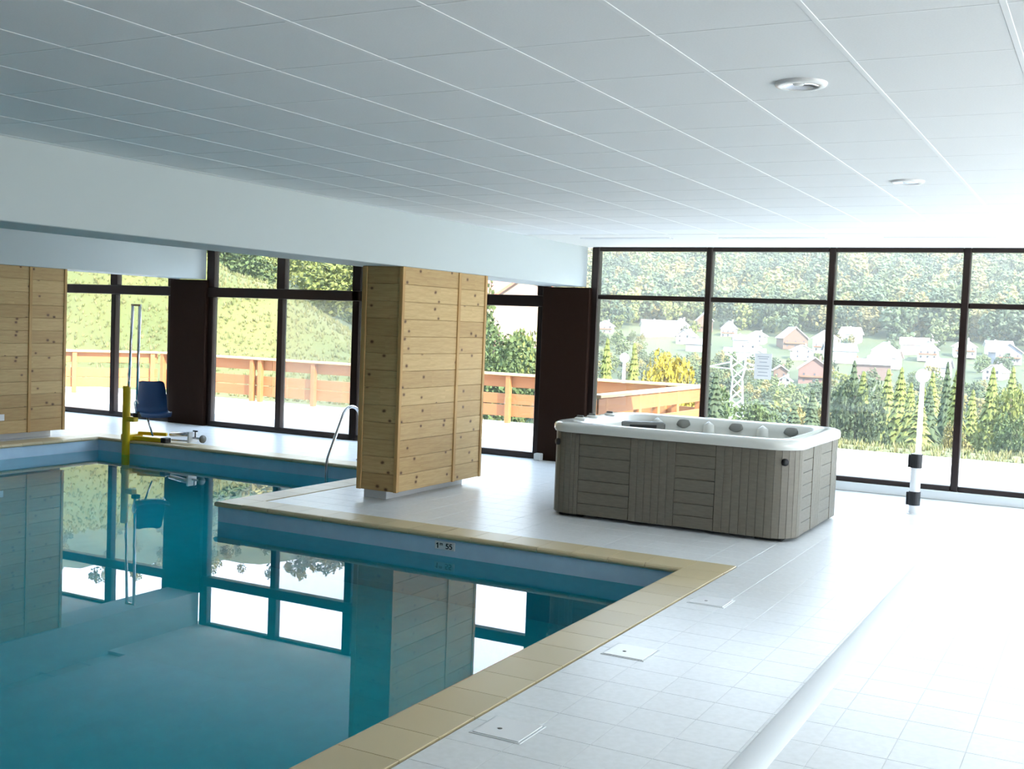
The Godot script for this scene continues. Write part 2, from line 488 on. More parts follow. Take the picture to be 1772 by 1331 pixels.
func build_glazing():
	var d := 0.06
	var w := thing("window_1", "tall glazed end wall with brown frames right of the hot tub", "window", Vector3.ZERO, 0.0, "", "structure")
	var posts := [-6.365, -4.742, -3.155, -1.592, -0.03, 1.53, 3.1, 4.66, 6.32]
	for i in posts.size():
		var hw := 0.056 if i == 0 else 0.044
		pbox(w, "post", Vector3(posts[i] - hw, 0.11, ZW - d), Vector3(posts[i] + hw, CEIL - 0.0, ZW + d), M.frame, 0.012)
	for i in posts.size() - 1:
		var a: float = posts[i] + (0.056 if i == 0 else 0.044)
		var b: float = posts[i + 1] - 0.044
		pbox(w, "sill", Vector3(a, 0.11, ZW - d + 0.01), Vector3(b, 0.172, ZW + d - 0.005), M.frame, 0.008)
		pbox(w, "transom", Vector3(a, 2.288, ZW - d + 0.01), Vector3(b, 2.352, ZW + d - 0.005), M.frame, 0.008)
		pbox(w, "head", Vector3(a, 2.945, ZW - d + 0.01), Vector3(b, CEIL, ZW + d - 0.005), M.frame, 0.008)
		pbox(w, "pane", Vector3(a - 0.01, 0.165, ZW - 0.004), Vector3(b + 0.01, 2.295, ZW + 0.004), M.glass, 0.0)
		pbox(w, "pane", Vector3(a - 0.01, 2.345, ZW - 0.004), Vector3(b + 0.01, 2.95, ZW + 0.004), M.glass, 0.0)
	tag(pbox(self, "trim_1", Vector3(-6.42, 0, ZW - 0.1), Vector3(ROOM_R, 0.11, ZW + 0.09), M.plinth, 0.006), "low white plinth under the glazed end wall", "plinth", "", "structure")
	# sliding doors between the two beams, and the window left of the far beam
	var units := [["door_1", -13.37, -10.38, "sliding glass door with dark frame facing the grassy bank"], ["door_2", -10.38, -7.16, "sliding glass door with dark frame beside the hot tub"], ["window_2", -20.0, -14.25, "dark framed window behind the pool lift"]]
	for u in units:
		var o := thing(u[0], u[3], "door" if u[0].begins_with("door") else "window", Vector3.ZERO, 0.0, "", "structure")
		var xs := [u[1], (u[1] + u[2]) / 2.0, u[2]]
		if u[0] == "window_2": xs = [-20.0, -18.6, -17.1, -15.63, -14.25]
		for i in xs.size():
			var hw := 0.07
			if i > 0 and i < xs.size() - 1: hw = 0.055
			pbox(o, "post", Vector3(xs[i] - hw, 0.02, ZW - d), Vector3(xs[i] + hw, 2.16, ZW + d), M.frame, 0.01)
			pbox(o, "upper_post", Vector3(xs[i] - 0.085, 2.32, ZW - d), Vector3(xs[i] + 0.085, CEIL, ZW + d), M.frame, 0.01)
		pbox(o, "transom", Vector3(u[1] - 0.07, 2.16, ZW - d), Vector3(u[2] + 0.07, 2.32, ZW + d + 0.02), M.frame, 0.01)
		pbox(o, "head", Vector3(u[1], 2.955, ZW - d + 0.01), Vector3(u[2], CEIL, ZW + d - 0.01), M.frame, 0.008)
		pbox(o, "sill", Vector3(u[1], 0.0, ZW - d), Vector3(u[2], 0.085, ZW + d), M.frame, 0.008)
		for i in xs.size() - 1:
			var zz: float = ZW + (0.02 if i % 2 == 0 else -0.02)
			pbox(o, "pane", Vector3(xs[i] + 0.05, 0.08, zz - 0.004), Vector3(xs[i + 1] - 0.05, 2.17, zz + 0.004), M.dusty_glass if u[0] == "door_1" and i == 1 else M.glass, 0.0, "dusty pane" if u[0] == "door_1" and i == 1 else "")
			pbox(o, "upper_pane", Vector3(xs[i] + 0.08, 2.31, ZW - 0.004), Vector3(xs[i + 1] - 0.08, 2.96, ZW + 0.004), M.glass, 0.0)
	for b in [[-14.20, -13.40, "dark brown pillar panel beside the blue lift seat"], [-7.12, -6.40, "dark brown pillar panel behind the hot tub"]]:
		var o := pbox(self, "pillar_panel", Vector3(b[0], 0.0, ZW - 0.16), Vector3(b[1], BEAM_Y - 0.01, ZW + 0.13), M.brown, 0.008)
		tag(o, b[2], "pillar", "", "structure")
	# glazed side of the hall on the viewer's right
	var g := thing("window_3", "glazed side wall on the viewer's right", "window", Vector3.ZERO, 0.0, "", "structure")
	var n := 8
	var zn := -2.0
	tag(pbox(self, "wall_right", Vector3(ROOM_R, -0.25, zn), Vector3(ROOM_R + 0.2, CEIL + 0.06, ROOM_B), M.light_cut_brown, 0.0), "unseen wall, added in brown to limit frontal light, on the viewer's right", "wall", "", "structure")  # added unseen stretch; keeps side light off faces turned to the viewer
	for i in n + 1:
		var z: float = lerpf(ZW + 0.1, zn - 0.05, float(i) / n)
		pbox(g, "post", Vector3(ROOM_R, 0.0, z - 0.045), Vector3(ROOM_R + 0.1, CEIL + 0.06, z + 0.045), M.frame, 0.01)
		if i < n:
			var z2: float = lerpf(ZW + 0.1, zn - 0.05, float(i + 1) / n)
			pbox(g, "pane", Vector3(ROOM_R + 0.046, 0.1, z), Vector3(ROOM_R + 0.054, CEIL, z2), M.glass, 0.0)
	pbox(g, "sill", Vector3(ROOM_R, -0.25, ZW), Vector3(ROOM_R + 0.1, 0.1, zn), M.frame, 0.01)
	pbox(g, "head", Vector3(ROOM_R, CEIL - 0.06, ZW), Vector3(ROOM_R + 0.1, CEIL + 0.06, zn), M.frame, 0.01)

# ------------------------------------------------------------------ pool
func build_pool():
	var L := PackedVector2Array([Vector2(POOL_R, POOL_N), Vector2(POOL_R, POOL_F), Vector2(POOL_T, POOL_F), Vector2(POOL_T, POOL_B), Vector2(POOL_L, POOL_B), Vector2(POOL_L, POOL_N)])
	var p := thing("pool_basin", "blue lined L-shaped swimming pool basin", "pool", Vector3.ZERO, 0.0, "", "structure")
	var top := -0.045
	var bot := -1.75
	var t := 0.24
	pbox(p, "basin_floor", Vector3(POOL_L - t, bot - 0.2, POOL_B - t), Vector3(POOL_R + t, bot, POOL_N + t), M.pool_blue, 0.0)
	pbox(p, "basin_wall", Vector3(POOL_R, bot, POOL_F - t), Vector3(POOL_R + t, top, POOL_N + t), M.pool_blue, 0.0)
	pbox(p, "basin_wall", Vector3(POOL_T, bot, POOL_F - t), Vector3(POOL_R, top, POOL_F), M.pool_blue, 0.0)
	pbox(p, "basin_wall", Vector3(POOL_T, bot, POOL_B - t), Vector3(POOL_T + t, top, POOL_F - t), M.pool_blue, 0.0)
	pbox(p, "basin_wall", Vector3(POOL_L - t, bot, POOL_B - t), Vector3(POOL_T, top, POOL_B), M.pool_blue, 0.0)
	pbox(p, "basin_wall", Vector3(POOL_L - t, bot, POOL_B), Vector3(POOL_L, top, POOL_N + t), M.pool_blue, 0.0)
	pbox(p, "basin_wall", Vector3(POOL_L, bot, POOL_N), Vector3(POOL_R, top, POOL_N + t), M.pool_blue, 0.0)
	# coping stones
	var c := thing("pool_coping", "beige coping stones round the pool edge", "coping", Vector3.ZERO, 0.0, "", "structure")
	var cw := 0.33
	var runs := [  # start, end, direction that points away from the water
		[Vector2(POOL_R, POOL_F), Vector2(POOL_R, POOL_N), Vector2(1, 0)], [Vector2(POOL_T + cw, POOL_F), Vector2(POOL_R, POOL_F), Vector2(0, -1)],
		[Vector2(POOL_T, POOL_B), Vector2(POOL_T, POOL_F + 0.028), Vector2(1, 0)], [Vector2(POOL_L, POOL_B), Vector2(POOL_T + cw, POOL_B), Vector2(0, -1)],
		[Vector2(POOL_L, POOL_B), Vector2(POOL_L, POOL_N), Vector2(-1, 0)], [Vector2(POOL_L, POOL_N), Vector2(POOL_R, POOL_N), Vector2(0, 1)]]
	for r in runs:
		var a: Vector2 = r[0]
		var b: Vector2 = r[1]
		var n := maxi(1, roundi(a.distance_to(b) / 0.33))
		var len := a.distance_to(b) / n
		var along := (b - a).normalized()
		var out: Vector2 = r[2]
		var mesh := coping_stone(len - 0.004, cw - 0.004)
		for i in n:
			var o := a + along * (i + 0.5) * len
			var bx := Basis(Vector3(along.x, 0, along.y), Vector3.UP, Vector3(out.x, 0, out.y))
			if bx.determinant() < 0.0: bx = Basis(-Vector3(along.x, 0, along.y), Vector3.UP, Vector3(out.x, 0, out.y))
			part(c, "coping_stone", mesh, M.coping[(i * 7 + n) % 3], Transform3D(bx, Vector3(o.x, 0, o.y)))
	for k in [Vector2(POOL_R + cw / 2, POOL_F - cw / 2), Vector2(POOL_L - cw / 2, POOL_B - cw / 2)]:
		pbox(c, "corner_stone", Vector3(k.x - cw / 2, -0.045, k.y - cw / 2), Vector3(k.x + cw / 2, 0.004, k.y + cw / 2), M.coping[0], 0.004)
	# water
	var e := 0.02
	var G := PackedVector2Array([Vector2(POOL_R + e, POOL_N + e), Vector2(POOL_R + e, POOL_F - e), Vector2(POOL_T + e, POOL_F - e), Vector2(POOL_T + e, POOL_B - e), Vector2(POOL_L - e, POOL_B - e), Vector2(POOL_L - e, POOL_N + e)])
	var wa := part(self, "pool_water", prism(G, bot - 0.02, WATER_Y), M.water)
	tag(wa, "still teal water of the swimming pool", "water", "", "stuff")
	# depth sign
	var s := thing("depth_sign", "white depth plaque on the pool wall reading 1 m 55", "sign", Vector3(-5.185, -0.105, POOL_F))
	pbox(s, "plaque", Vector3(-0.105, -0.038, 0), Vector3(0.105, 0.036, 0.006), M.white_gloss, 0.002)
	for k in [["1", -0.077, -0.004, 0.062, 0.00105], ["m", -0.037, 0.012, 0.034, 0.0006], ["55", 0.045, -0.004, 0.062, 0.00105]]:
		var tm := TextMesh.new()
		var f := SystemFont.new()
		f.font_names = PackedStringArray(["Droid Sans"])
		f.font_weight = 700
		tm.font = f
		tm.text = k[0]
		tm.font_size = 64
		tm.pixel_size = k[4]
		tm.depth = 0.002
		part(s, "lettering", tm, M.black, at(k[1], k[2], 0.007))

func coping_stone(l: float, w: float) -> ArrayMesh:   # long along x, water edge at z = -0.03, rounded nose
	var key := "coping %.4f" % l
	if cache.has(key): return cache[key]
	var st := start()
	var pr := [Vector2(w, -0.045), Vector2(w, 0.002), Vector2(w - 0.003, 0.004), Vector2(0.0, 0.004), Vector2(-0.014, 0.0), Vector2(-0.026, -0.012), Vector2(-0.03, -0.025), Vector2(-0.026, -0.037), Vector2(-0.015, -0.045)]
	var c := Vector3(0, -0.02, w / 2)
	for i in pr.size():
		var a: Vector2 = pr[i]
		var b: Vector2 = pr[(i + 1) % pr.size()]
		face(st, [Vector3(-l / 2, a.y, a.x), Vector3(l / 2, a.y, a.x), Vector3(l / 2, b.y, b.x), Vector3(-l / 2, b.y, b.x)], c)
	for s in [-1, 1]:
		var pts := []
		for q in pr: pts.append(Vector3(s * l / 2, q.y, q.x))
		face(st, pts, c)
	cache[key] = done(st)
	return cache[key]

# ------------------------------------------------------------------ pine-clad columns
func build_columns():
	column(-6.5, "pine-clad column standing on the deck tip between pool and hot tub")
	var o := column(-13.55, "pine-clad column at the far left edge of the pool")
	pbox(o, "socket_plate", Vector3(0.0, 0.29, 10.27 - 10.45), Vector3(0.012, 0.38, 10.27 - 10.33), M.white_gloss, 0.003, "small white socket plate")

func column(xr: float, label: String) -> Node3D:
	var o := thing("wood_column", label, "column", Vector3(xr, 0, -10.595))
	o.position = Vector3(xr, 0, -10.27)
	var zf := 0.55     # front face (towards the viewer)
	var zb := -1.2     # rear face
	var xw := -0.5     # left face
	var y0 := 0.1
	var n := 13
	var ph := (BEAM_Y - y0) / n
	pbox(o, "core", Vector3(xw + 0.03, y0 + 0.005, zb + 0.03), Vector3(-0.03, BEAM_Y - 0.001, zf - 0.03), M.pine_trim, 0.0)
	pbox(o, "plinth", Vector3(xw + 0.02, 0, zb + 0.08), Vector3(-0.19, y0 + 0.005, zf - 0.10), M.plinth, 0.004)
	var tw := 0.075
	# faces: [origin, direction along, length, outward]
	var faces := [[Vector3(xw + tw * 0.7, 0, zf), Vector3(1, 0, 0), -xw - tw * 1.1, Vector3(0, 0, 1)], [Vector3(0, 0, zf - 0.03), Vector3(0, 0, -1), 1.11, Vector3(1, 0, 0)], [Vector3(0, 0, -0.61), Vector3(0, 0, -1), 0.55, Vector3(1, 0, 0)],
		[Vector3(xw, 0, zb + 0.04), Vector3(0, 0, 1), 1.67, Vector3(-1, 0, 0)], [Vector3(-0.04, 0, zb), Vector3(-1, 0, 0), 0.42, Vector3(0, 0, -1)]]
	for fi in faces.size():
		var f: Array = faces[fi]
		for k in n:
			var mesh := cbox(Vector3(f[2], ph - 0.0025, 0.03), 0.003)
			var c: Vector3 = f[0] + f[1] * f[2] / 2.0 - f[3] * (0.015 + rng.randf() * 0.002)
			c.y = y0 + (k + 0.5) * ph
			part(o, "plank", mesh, M.pine[rng.randi() % 12], Transform3D(Basis(f[1], Vector3.UP, f[3]) if f[1].cross(Vector3.UP).dot(f[3]) > 0 else Basis(-f[1], Vector3.UP, f[3]), c))
	var up := Basis(Vector3(0, 0, 1), PI / 2)
	for q in [[xw - 0.006, xw + tw * 0.7, zf - 0.03, zf + 0.008], [-0.035, 0.010, zf - 0.035, zf + 0.010], [-0.02, 0.014, -0.61, -0.56], [-0.03, 0.012, zb - 0.006, zb + 0.04], [xw - 0.008, xw + 0.03, zb - 0.006, zb + 0.04]]:
		var s := Vector3(BEAM_Y - y0, absf(q[1] - q[0]), absf(q[3] - q[2]))
		part(o, "trim_board", cbox(s, 0.004), M.pine_trim, Transform3D(up, Vector3((q[0] + q[1]) / 2, (BEAM_Y + y0) / 2 - 0.001, (q[2] + q[3]) / 2)))
	return o

# ------------------------------------------------------------------ hot tub
func rounded(hx: float, hz: float, r: float, nc := 8) -> Array:   # ring in x, z, counter-clockwise from above
	var out := []
	for q in 4:
		var c := Vector2([hx - r, -(hx - r), -(hx - r), hx - r][q], [-(hz - r), -(hz - r), hz - r, hz - r][q])
		for k in nc + 1:
			var a := PI / 2 * (q + float(k) / nc)
			out.append(Vector2(c.x + r * cos(a), c.y - r * sin(a)))
	return out

func build_tub():
	var o := thing("hot_tub", "hot tub with grey-brown slatted cabinet and white rim", "hot tub", Vector3(-3.725, 0, -11.13))
	var hx := 1.245
	var hz := 0.995
	var R := 0.26
	var core := start()
	var ra := rounded(hx - 0.028, hz - 0.028, R - 0.028)
	var rb := rounded(hx - 0.05, hz - 0.05, R - 0.05)
	for k in ra.size():
		var a0: Vector2 = ra[k]
		var a1: Vector2 = ra[(k + 1) % ra.size()]
		var b0: Vector2 = rb[k]
		var b1: Vector2 = rb[(k + 1) % rb.size()]
		quad(core, Vector3(a0.x, 0.05, a0.y), Vector3(a1.x, 0.05, a1.y), Vector3(a1.x, 0.85, a1.y), Vector3(a0.x, 0.85, a0.y))
		quad(core, Vector3(a0.x, 0.85, a0.y), Vector3(a1.x, 0.85, a1.y), Vector3(b1.x, 0.85, b1.y), Vector3(b0.x, 0.85, b0.y))
		quad(core, Vector3(b1.x, 0.05, b1.y), Vector3(b0.x, 0.05, b0.y), Vector3(b0.x, 0.85, b0.y), Vector3(b1.x, 0.85, b1.y))
	part(o, "cabinet_core", done(core), M.cabinet_joint)
	var y0 := 0.035
	var y1 := 0.852
	# rounded corners clad with upright staves
	for q in 4:
		var c := Vector2([hx - R, -(hx - R), -(hx - R), hx - R][q], [-(hz - R), -(hz - R), hz - R, hz - R][q])
		for k in 6:
			var a := PI / 2 * (q + (k + 0.5) / 6.0)
			stave(o, Vector3(c.x + (R - 0.015) * cos(a), 0, c.y - (R - 0.015) * sin(a)), a, 0.066, y0, y1)
	# straight sides: [outward angle, list of [from, to, "s"taves or "l"ouvres]] measured along the side
	var front := [[-0.985, -0.90, 2], [-0.90, -0.35, 0], [-0.35, 0.105, 6], [0.105, 0.505, 0], [0.505, 0.985, 6]]
	var side := [[-0.735, -0.66, 1], [-0.66, -0.28, 0], [-0.28, 0.07, 5], [0.07, 0.52, 0], [0.52, 0.735, 3]]
	for s in [[-PI / 2, front, hz, 1.0], [PI / 2, front, hz, -1.0], [0.0, side, hx, 1.0], [PI, side, hx, 1.0]]:
		var ang: float = s[0]
		var outv := Vector3(cos(ang), 0, -sin(ang))
		var along := Vector3(1, 0, 0) if absf(outv.z) > 0.5 else Vector3(0, 0, -1)
		for seg in s[1]:
			var n: int = seg[2]
			if n > 0:
				var w: float = (seg[1] - seg[0]) / n
				for k in n: stave(o, outv * (s[2] - 0.015) + along * (seg[0] + (k + 0.5) * w), ang, w - 0.003, y0, y1)
			else:
				var w: float = seg[1] - seg[0]
				var hh := (y1 - y0) / 7.0
				for k in 7:
					var t := Transform3D(Basis(Vector3.UP, ang + PI / 2), outv * (s[2] - 0.02) + along * ((seg[0] + seg[1]) / 2) + Vector3.UP * (y0 + (k + 0.5) * hh))
					part(o, "slat", cbox(Vector3(w - 0.004, hh - 0.004, 0.03), 0.003), M.cabinet, t)
	# white shell: rim, seats and well in one sweep
	var prof := [[-0.02, 0.848], [-0.03, 0.87], [-0.03, 0.905], [-0.02, 0.928], [0.01, 0.942], [0.06, 0.946], [0.15, 0.940], [0.19, 0.922], [0.215, 0.86], [0.235, 0.72], [0.27, 0.58], [0.33, 0.53], [0.56, 0.51], [0.60, 0.48], [0.64, 0.3], [0.70, 0.22]]
	var rings := []
	for p in prof:
		var off: float = p[0]
		var ring := []
		for q in rounded(hx - off, hz - off, maxf(0.10, R + 0.03 - off * 0.3)): ring.append(Vector3(q.x, p[1], q.y))
		rings.append(ring)
	var st := start(true)
	for i in rings.size() - 1:
		var n: int = rings[i].size()
		for k in n: quad(st, rings[i][k], rings[i][(k + 1) % n], rings[i + 1][(k + 1) % n], rings[i + 1][k])
	var last: Array = rings[-1]
	for k in last.size(): tri(st, Vector3(0, 0.22, 0), last[k], last[(k + 1) % last.size()])
	var shell := part(o, "shell", done(st), M.acrylic)
	# sculpted headrests and dividers in the shell, pillows, jets, valves
	for x in [-0.75, -0.15, 0.45]:
		var ridge := start(true)
		add_lathe(ridge, [Vector2(0.075, 0.5), Vector2(0.07, 0.8), Vector2(0.06, 0.88), Vector2(0.0, 0.92)], 14, Transform3D(Basis.from_scale(Vector3(1, 1, 0.8)), Vector3(x, 0, -hz + 0.235)))
		part(shell, "seat_divider", done(ridge), M.acrylic)
	for q in [[-0.45, -hz + 0.20, 0.0], [0.15, -hz + 0.20, 0.0], [0.75, -hz + 0.20, 0.0]]:
		part(o, "headrest", lathe([Vector2(0.0, -0.03), Vector2(0.06, -0.025), Vector2(0.085, 0.0), Vector2(0.06, 0.025), Vector2(0.0, 0.03)], 16), M.pillow, Transform3D(Basis(Vector3.RIGHT, 0.6).scaled(Vector3(1, 1, 0.7)), Vector3(q[0], 0.875, q[1])), "grey headrest pillow")
	var fb := part(o, "filter_box", cbox(Vector3(0.5, 0.15, 0.16), 0.02), M.grey, Transform3D(Basis(Vector3.UP, 0.55), Vector3(-0.86, 0.80, -0.58)), "grey filter housing")
	part(fb, "filter_door", cbox(Vector3(0.30, 0.05, 0.012), 0.004), M.dark, at(0, 0.02, 0.082))
	part(o, "control_recess", cbox(Vector3(0.14, 0.12, 0.45), 0.02), M.grey, at(hx - 0.25, 0.80, -0.3), "dark recess inside the rim")
	for q in [[-hx + 0.10, 0.15], [-hx + 0.11, -0.3], [-hx + 0.12, 0.5]]:
		var v := part(o, "diverter_valve", lathe([Vector2(0.06, 0), Vector2(0.058, 0.014), Vector2(0.04, 0.022), Vector2(0, 0.022)], 18), M.acrylic, at(q[0], 0.943, q[1]))
		part(v, "lever", cbox(Vector3(0.075, 0.02, 0.024), 0.006), M.grey, at(0, 0.03, 0))
	for q in [[-0.9, 0.72, -hz + 0.245], [-0.62, 0.72, -hz + 0.245], [0.0, 0.72, -hz + 0.245], [0.3, 0.72, -hz + 0.245], [0.62, 0.72, -hz + 0.245], [0.9, 0.72, -hz + 0.245]]:
		part(o, "jet", lathe([Vector2(0.03, 0), Vector2(0.028, 0.01), Vector2(0.012, 0.012), Vector2(0.01, 0.004), Vector2(0, 0.004)], 12), M.grey, Transform3D(Basis(Vector3.RIGHT, PI / 2), Vector3(q[0], q[1], q[2])))
	for a in [[-PI * 0.3, hx - R, hz - R], [-PI * 0.72, -(hx - R), hz - R]]:
		var p := Vector3(a[1] + R * cos(a[0]), 0.74, a[2] - R * sin(a[0]))
		part(o, "knob", lathe([Vector2(0.034, 0), Vector2(0.034, 0.02), Vector2(0.026, 0.03), Vector2(0, 0.03)], 14), M.black, Transform3D(Basis(Vector3.UP, a[0]) * Basis(Vector3.BACK, -PI / 2), p), "black round knob")
	for sx in [-1, 1]:
		for sz in [-1, 1]:
			part(o, "foot", cbox(Vector3(0.26, 0.052, 0.2), 0.006), M.dark, at(sx * (hx - 0.24), 0.026, sz * (hz - 0.20)), "dark foot block")

func stave(o: Node, p: Vector3, ang: float, w: float, y0: float, y1: float):
	part(o, "stave", cbox(Vector3(snappedf(w, 0.001), y1 - y0, 0.03), 0.0025), M.cabinet, Transform3D(Basis(Vector3.UP, ang + PI / 2), Vector3(p.x, (y0 + y1) / 2, p.z)))

# ------------------------------------------------------------------ pool lift with its blue seat
func build_lift():
	var o := thing("pool_lift", "yellow pool lift with chrome mast and blue plastic seat at water edge", "pool lift", Vector3(-12.53, 0, -11.7))
	part(o, "column", lathe([Vector2(0, -1.2), Vector2(0.056, -1.2), Vector2(0.056, 0.785), Vector2(0.05, 0.795), Vector2(0, 0.795)], 20), M.yellow)
	var mast := part(o, "mast", tube([Vector3(0.035, 0.75, 0), Vector3(0.085, 1.97, 0)], 0.02, 12), M.chrome)
	part(mast, "mast_rail", tube([Vector3(0.205, 0.36, 0), Vector3(0.225, 1.95, 0)], 0.022, 12), M.chrome)
	part(mast, "cross_bar", cbox(Vector3(0.19, 0.03, 0.035), 0.006), M.chrome, at(0.155, 1.965, 0))
	part(mast, "rope_hook", tube(bent([Vector3(0.075, 0.86, 0.03), Vector3(0.045, 0.95, 0.03), Vector3(0.055, 1.1, 0.02)], 0.03), 0.007, 6), M.chrome)
	pbox(o, "bracket", Vector3(0.05, 0.29, -0.05), Vector3(0.19, 0.36, 0.05), M.yellow, 0.006)
	pbox(o, "mast_shoe", Vector3(0.17, 0.36, -0.045), Vector3(0.27, 0.42, 0.045), M.black, 0.008)
	part(o, "base_arm", cbox(Vector3(0.66, 0.06, 0.07), 0.008), M.yellow, Transform3D(Basis(Vector3.UP, 0.10), Vector3(0.24, 0.035, -0.16)))
	part(o, "base_arm", cbox(Vector3(0.44, 0.05, 0.06), 0.008), M.yellow, Transform3D(Basis(Vector3.UP, 0.35), Vector3(0.22, 0.10, -0.30)))
	pbox(o, "base_clamp", Vector3(-0.13, 0.0, -0.30), Vector3(0.03, 0.09, -0.02), M.yellow, 0.008)
	pbox(o, "end_block", Vector3(0.52, 0.0, -0.27), Vector3(0.62, 0.075, -0.15), M.black, 0.01)
	part(o, "ram_tube", tube([Vector3(0.50, 0.11, -0.38), Vector3(0.95, 0.145, -0.34)], 0.035, 12), M.chrome)
	part(o, "ram_tube", tube([Vector3(0.60, 0.04, -0.30), Vector3(0.98, 0.05, -0.30)], 0.014, 10), M.chrome)
	pbox(o, "ram_plate", Vector3(0.95, 0.03, -0.42), Vector3(0.985, 0.19, -0.24), M.white_gloss, 0.006)
	part(o, "axle", tube([Vector3(0.98, 0.10, -0.33), Vector3(1.18, 0.10, -0.30)], 0.016, 10), M.chrome)
	part(o, "castor", lathe([Vector2(0, -0.022), Vector2(0.05, -0.022), Vector2(0.056, -0.012), Vector2(0.056, 0.012), Vector2(0.05, 0.022), Vector2(0, 0.022)], 20), M.grey, Transform3D(Basis(Vector3.BACK, PI / 2), Vector3(1.19, 0.10, -0.30)))
	part(o, "screw_handle", tube([Vector3(1.03, 0.11, -0.32), Vector3(1.03, 0.2, -0.32)], 0.01, 8), M.grey)
	part(o, "screw_bar", tube([Vector3(0.99, 0.2, -0.32), Vector3(1.07, 0.2, -0.32)], 0.011, 8), M.black)
	# moulded blue seat, turned a little to the right
	var turn := Basis(Vector3.UP, 0.95)
	var seat := part(o, "seat", seat_shell(), M.blue_plastic, Transform3D(turn, Vector3(0.48, 0.42, -0.05)), "moulded blue plastic seat")
	part(seat, "seat_leg", tube([Vector3(-0.10, -0.01, 0.05), Vector3(-0.02, -0.30, 0.14)], 0.013, 8), M.chrome)
	part(seat, "seat_frame", tube(bent([Vector3(-0.17, -0.015, -0.12), Vector3(-0.17, -0.02, 0.16), Vector3(0.17, -0.02, 0.16), Vector3(0.17, -0.015, -0.12)], 0.05), 0.011, 8), M.chrome)
	part(seat, "arm_ring", tube(bent([Vector3(-0.22, 0.0, -0.1), Vector3(-0.25, 0.16, -0.1), Vector3(-0.22, 0.2, -0.12), Vector3(-0.19, 0.14, -0.14)], 0.03), 0.01, 8), M.white_gloss)

func seat_shell() -> ArrayMesh:
	# profile from the front lip over the seat up to the top of the back: y, z, half width
	var prof := [[-0.03, 0.25, 0.20], [0.0, 0.235, 0.215], [0.012, 0.20, 0.222], [0.0, 0.10, 0.225], [-0.008, 0.0, 0.225], [0.0, -0.10, 0.222], [0.03, -0.17, 0.218], [0.09, -0.205, 0.215], [0.20, -0.23, 0.212], [0.32, -0.255, 0.20], [0.41, -0.275, 0.185], [0.44, -0.282, 0.165], [0.45, -0.285, 0.12]]
	var n := 10
	var g := []
	for i in prof.size():
		var p: Array = prof[i]
		var q: Array = prof[mini(i + 1, prof.size() - 1)]
		var o: Array = prof[maxi(i - 1, 0)]
		var tan_ := Vector3(0, q[0] - o[0], q[1] - o[1]).normalized()
		var nor := Vector3(1, 0, 0).cross(tan_)
		if nor.y < 0 and i < 7: nor = -nor
		if nor.z < 0 and i >= 7: nor = -nor
		var row := []
		for k in n + 1:
			var u := -1.0 + 2.0 * k / n
			row.append([Vector3(u * p[2], p[0], p[1]) + nor * 0.035 * pow(absf(u), 3.0), nor])
		g.append(row)
	var st := start(true)
	var t := 0.006
	for i in prof.size() - 1:
		for k in n:
			for s in [1.0, -1.0]:
				var a: Vector3 = g[i][k][0] + g[i][k][1] * t * s
				var b: Vector3 = g[i][k + 1][0] + g[i][k + 1][1] * t * s
				var c: Vector3 = g[i + 1][k + 1][0] + g[i + 1][k + 1][1] * t * s
				var d: Vector3 = g[i + 1][k][0] + g[i + 1][k][1] * t * s
				if s > 0: quad(st, a, b, c, d)
				else: quad(st, d, c, b, a)
	return done(st)

# ------------------------------------------------------------------ pool ladder
func build_ladder():
	var o := thing("pool_ladder", "curved steel handrail ladder at the pool edge behind the near column", "ladder", Vector3(-8.84, 0, POOL_B))
	for x in [0.0, 0.52]:
		var pts := [Vector3(x, -1.2, 0.17), Vector3(x, 0.0, 0.20)]
		pts.append(Vector3(x, 0.10, 0.17))
		for k in 15:
			var a := PI * 0.92 - PI * 0.92 * k / 14.0
			pts.append(Vector3(x, 0.56 + 0.17 * sin(a), -0.30 - 0.20 * cos(a)))
		pts.append(Vector3(x, 0.0, -0.52))
		part(o, "rail", tube(pts, 0.021, 12), M.chrome)
		part(o, "flange", lathe([Vector2(0.05, 0.0), Vector2(0.05, 0.012), Vector2(0.03, 0.022), Vector2(0, 0.022)], 16), M.chrome, at(x, 0, -0.52))
	for y in [-0.4, -0.65, -0.9, -1.12]:
		pbox(o, "tread", Vector3(0.02, y - 0.012, 0.14), Vector3(0.50, y + 0.012, 0.22), M.chrome, 0.006)

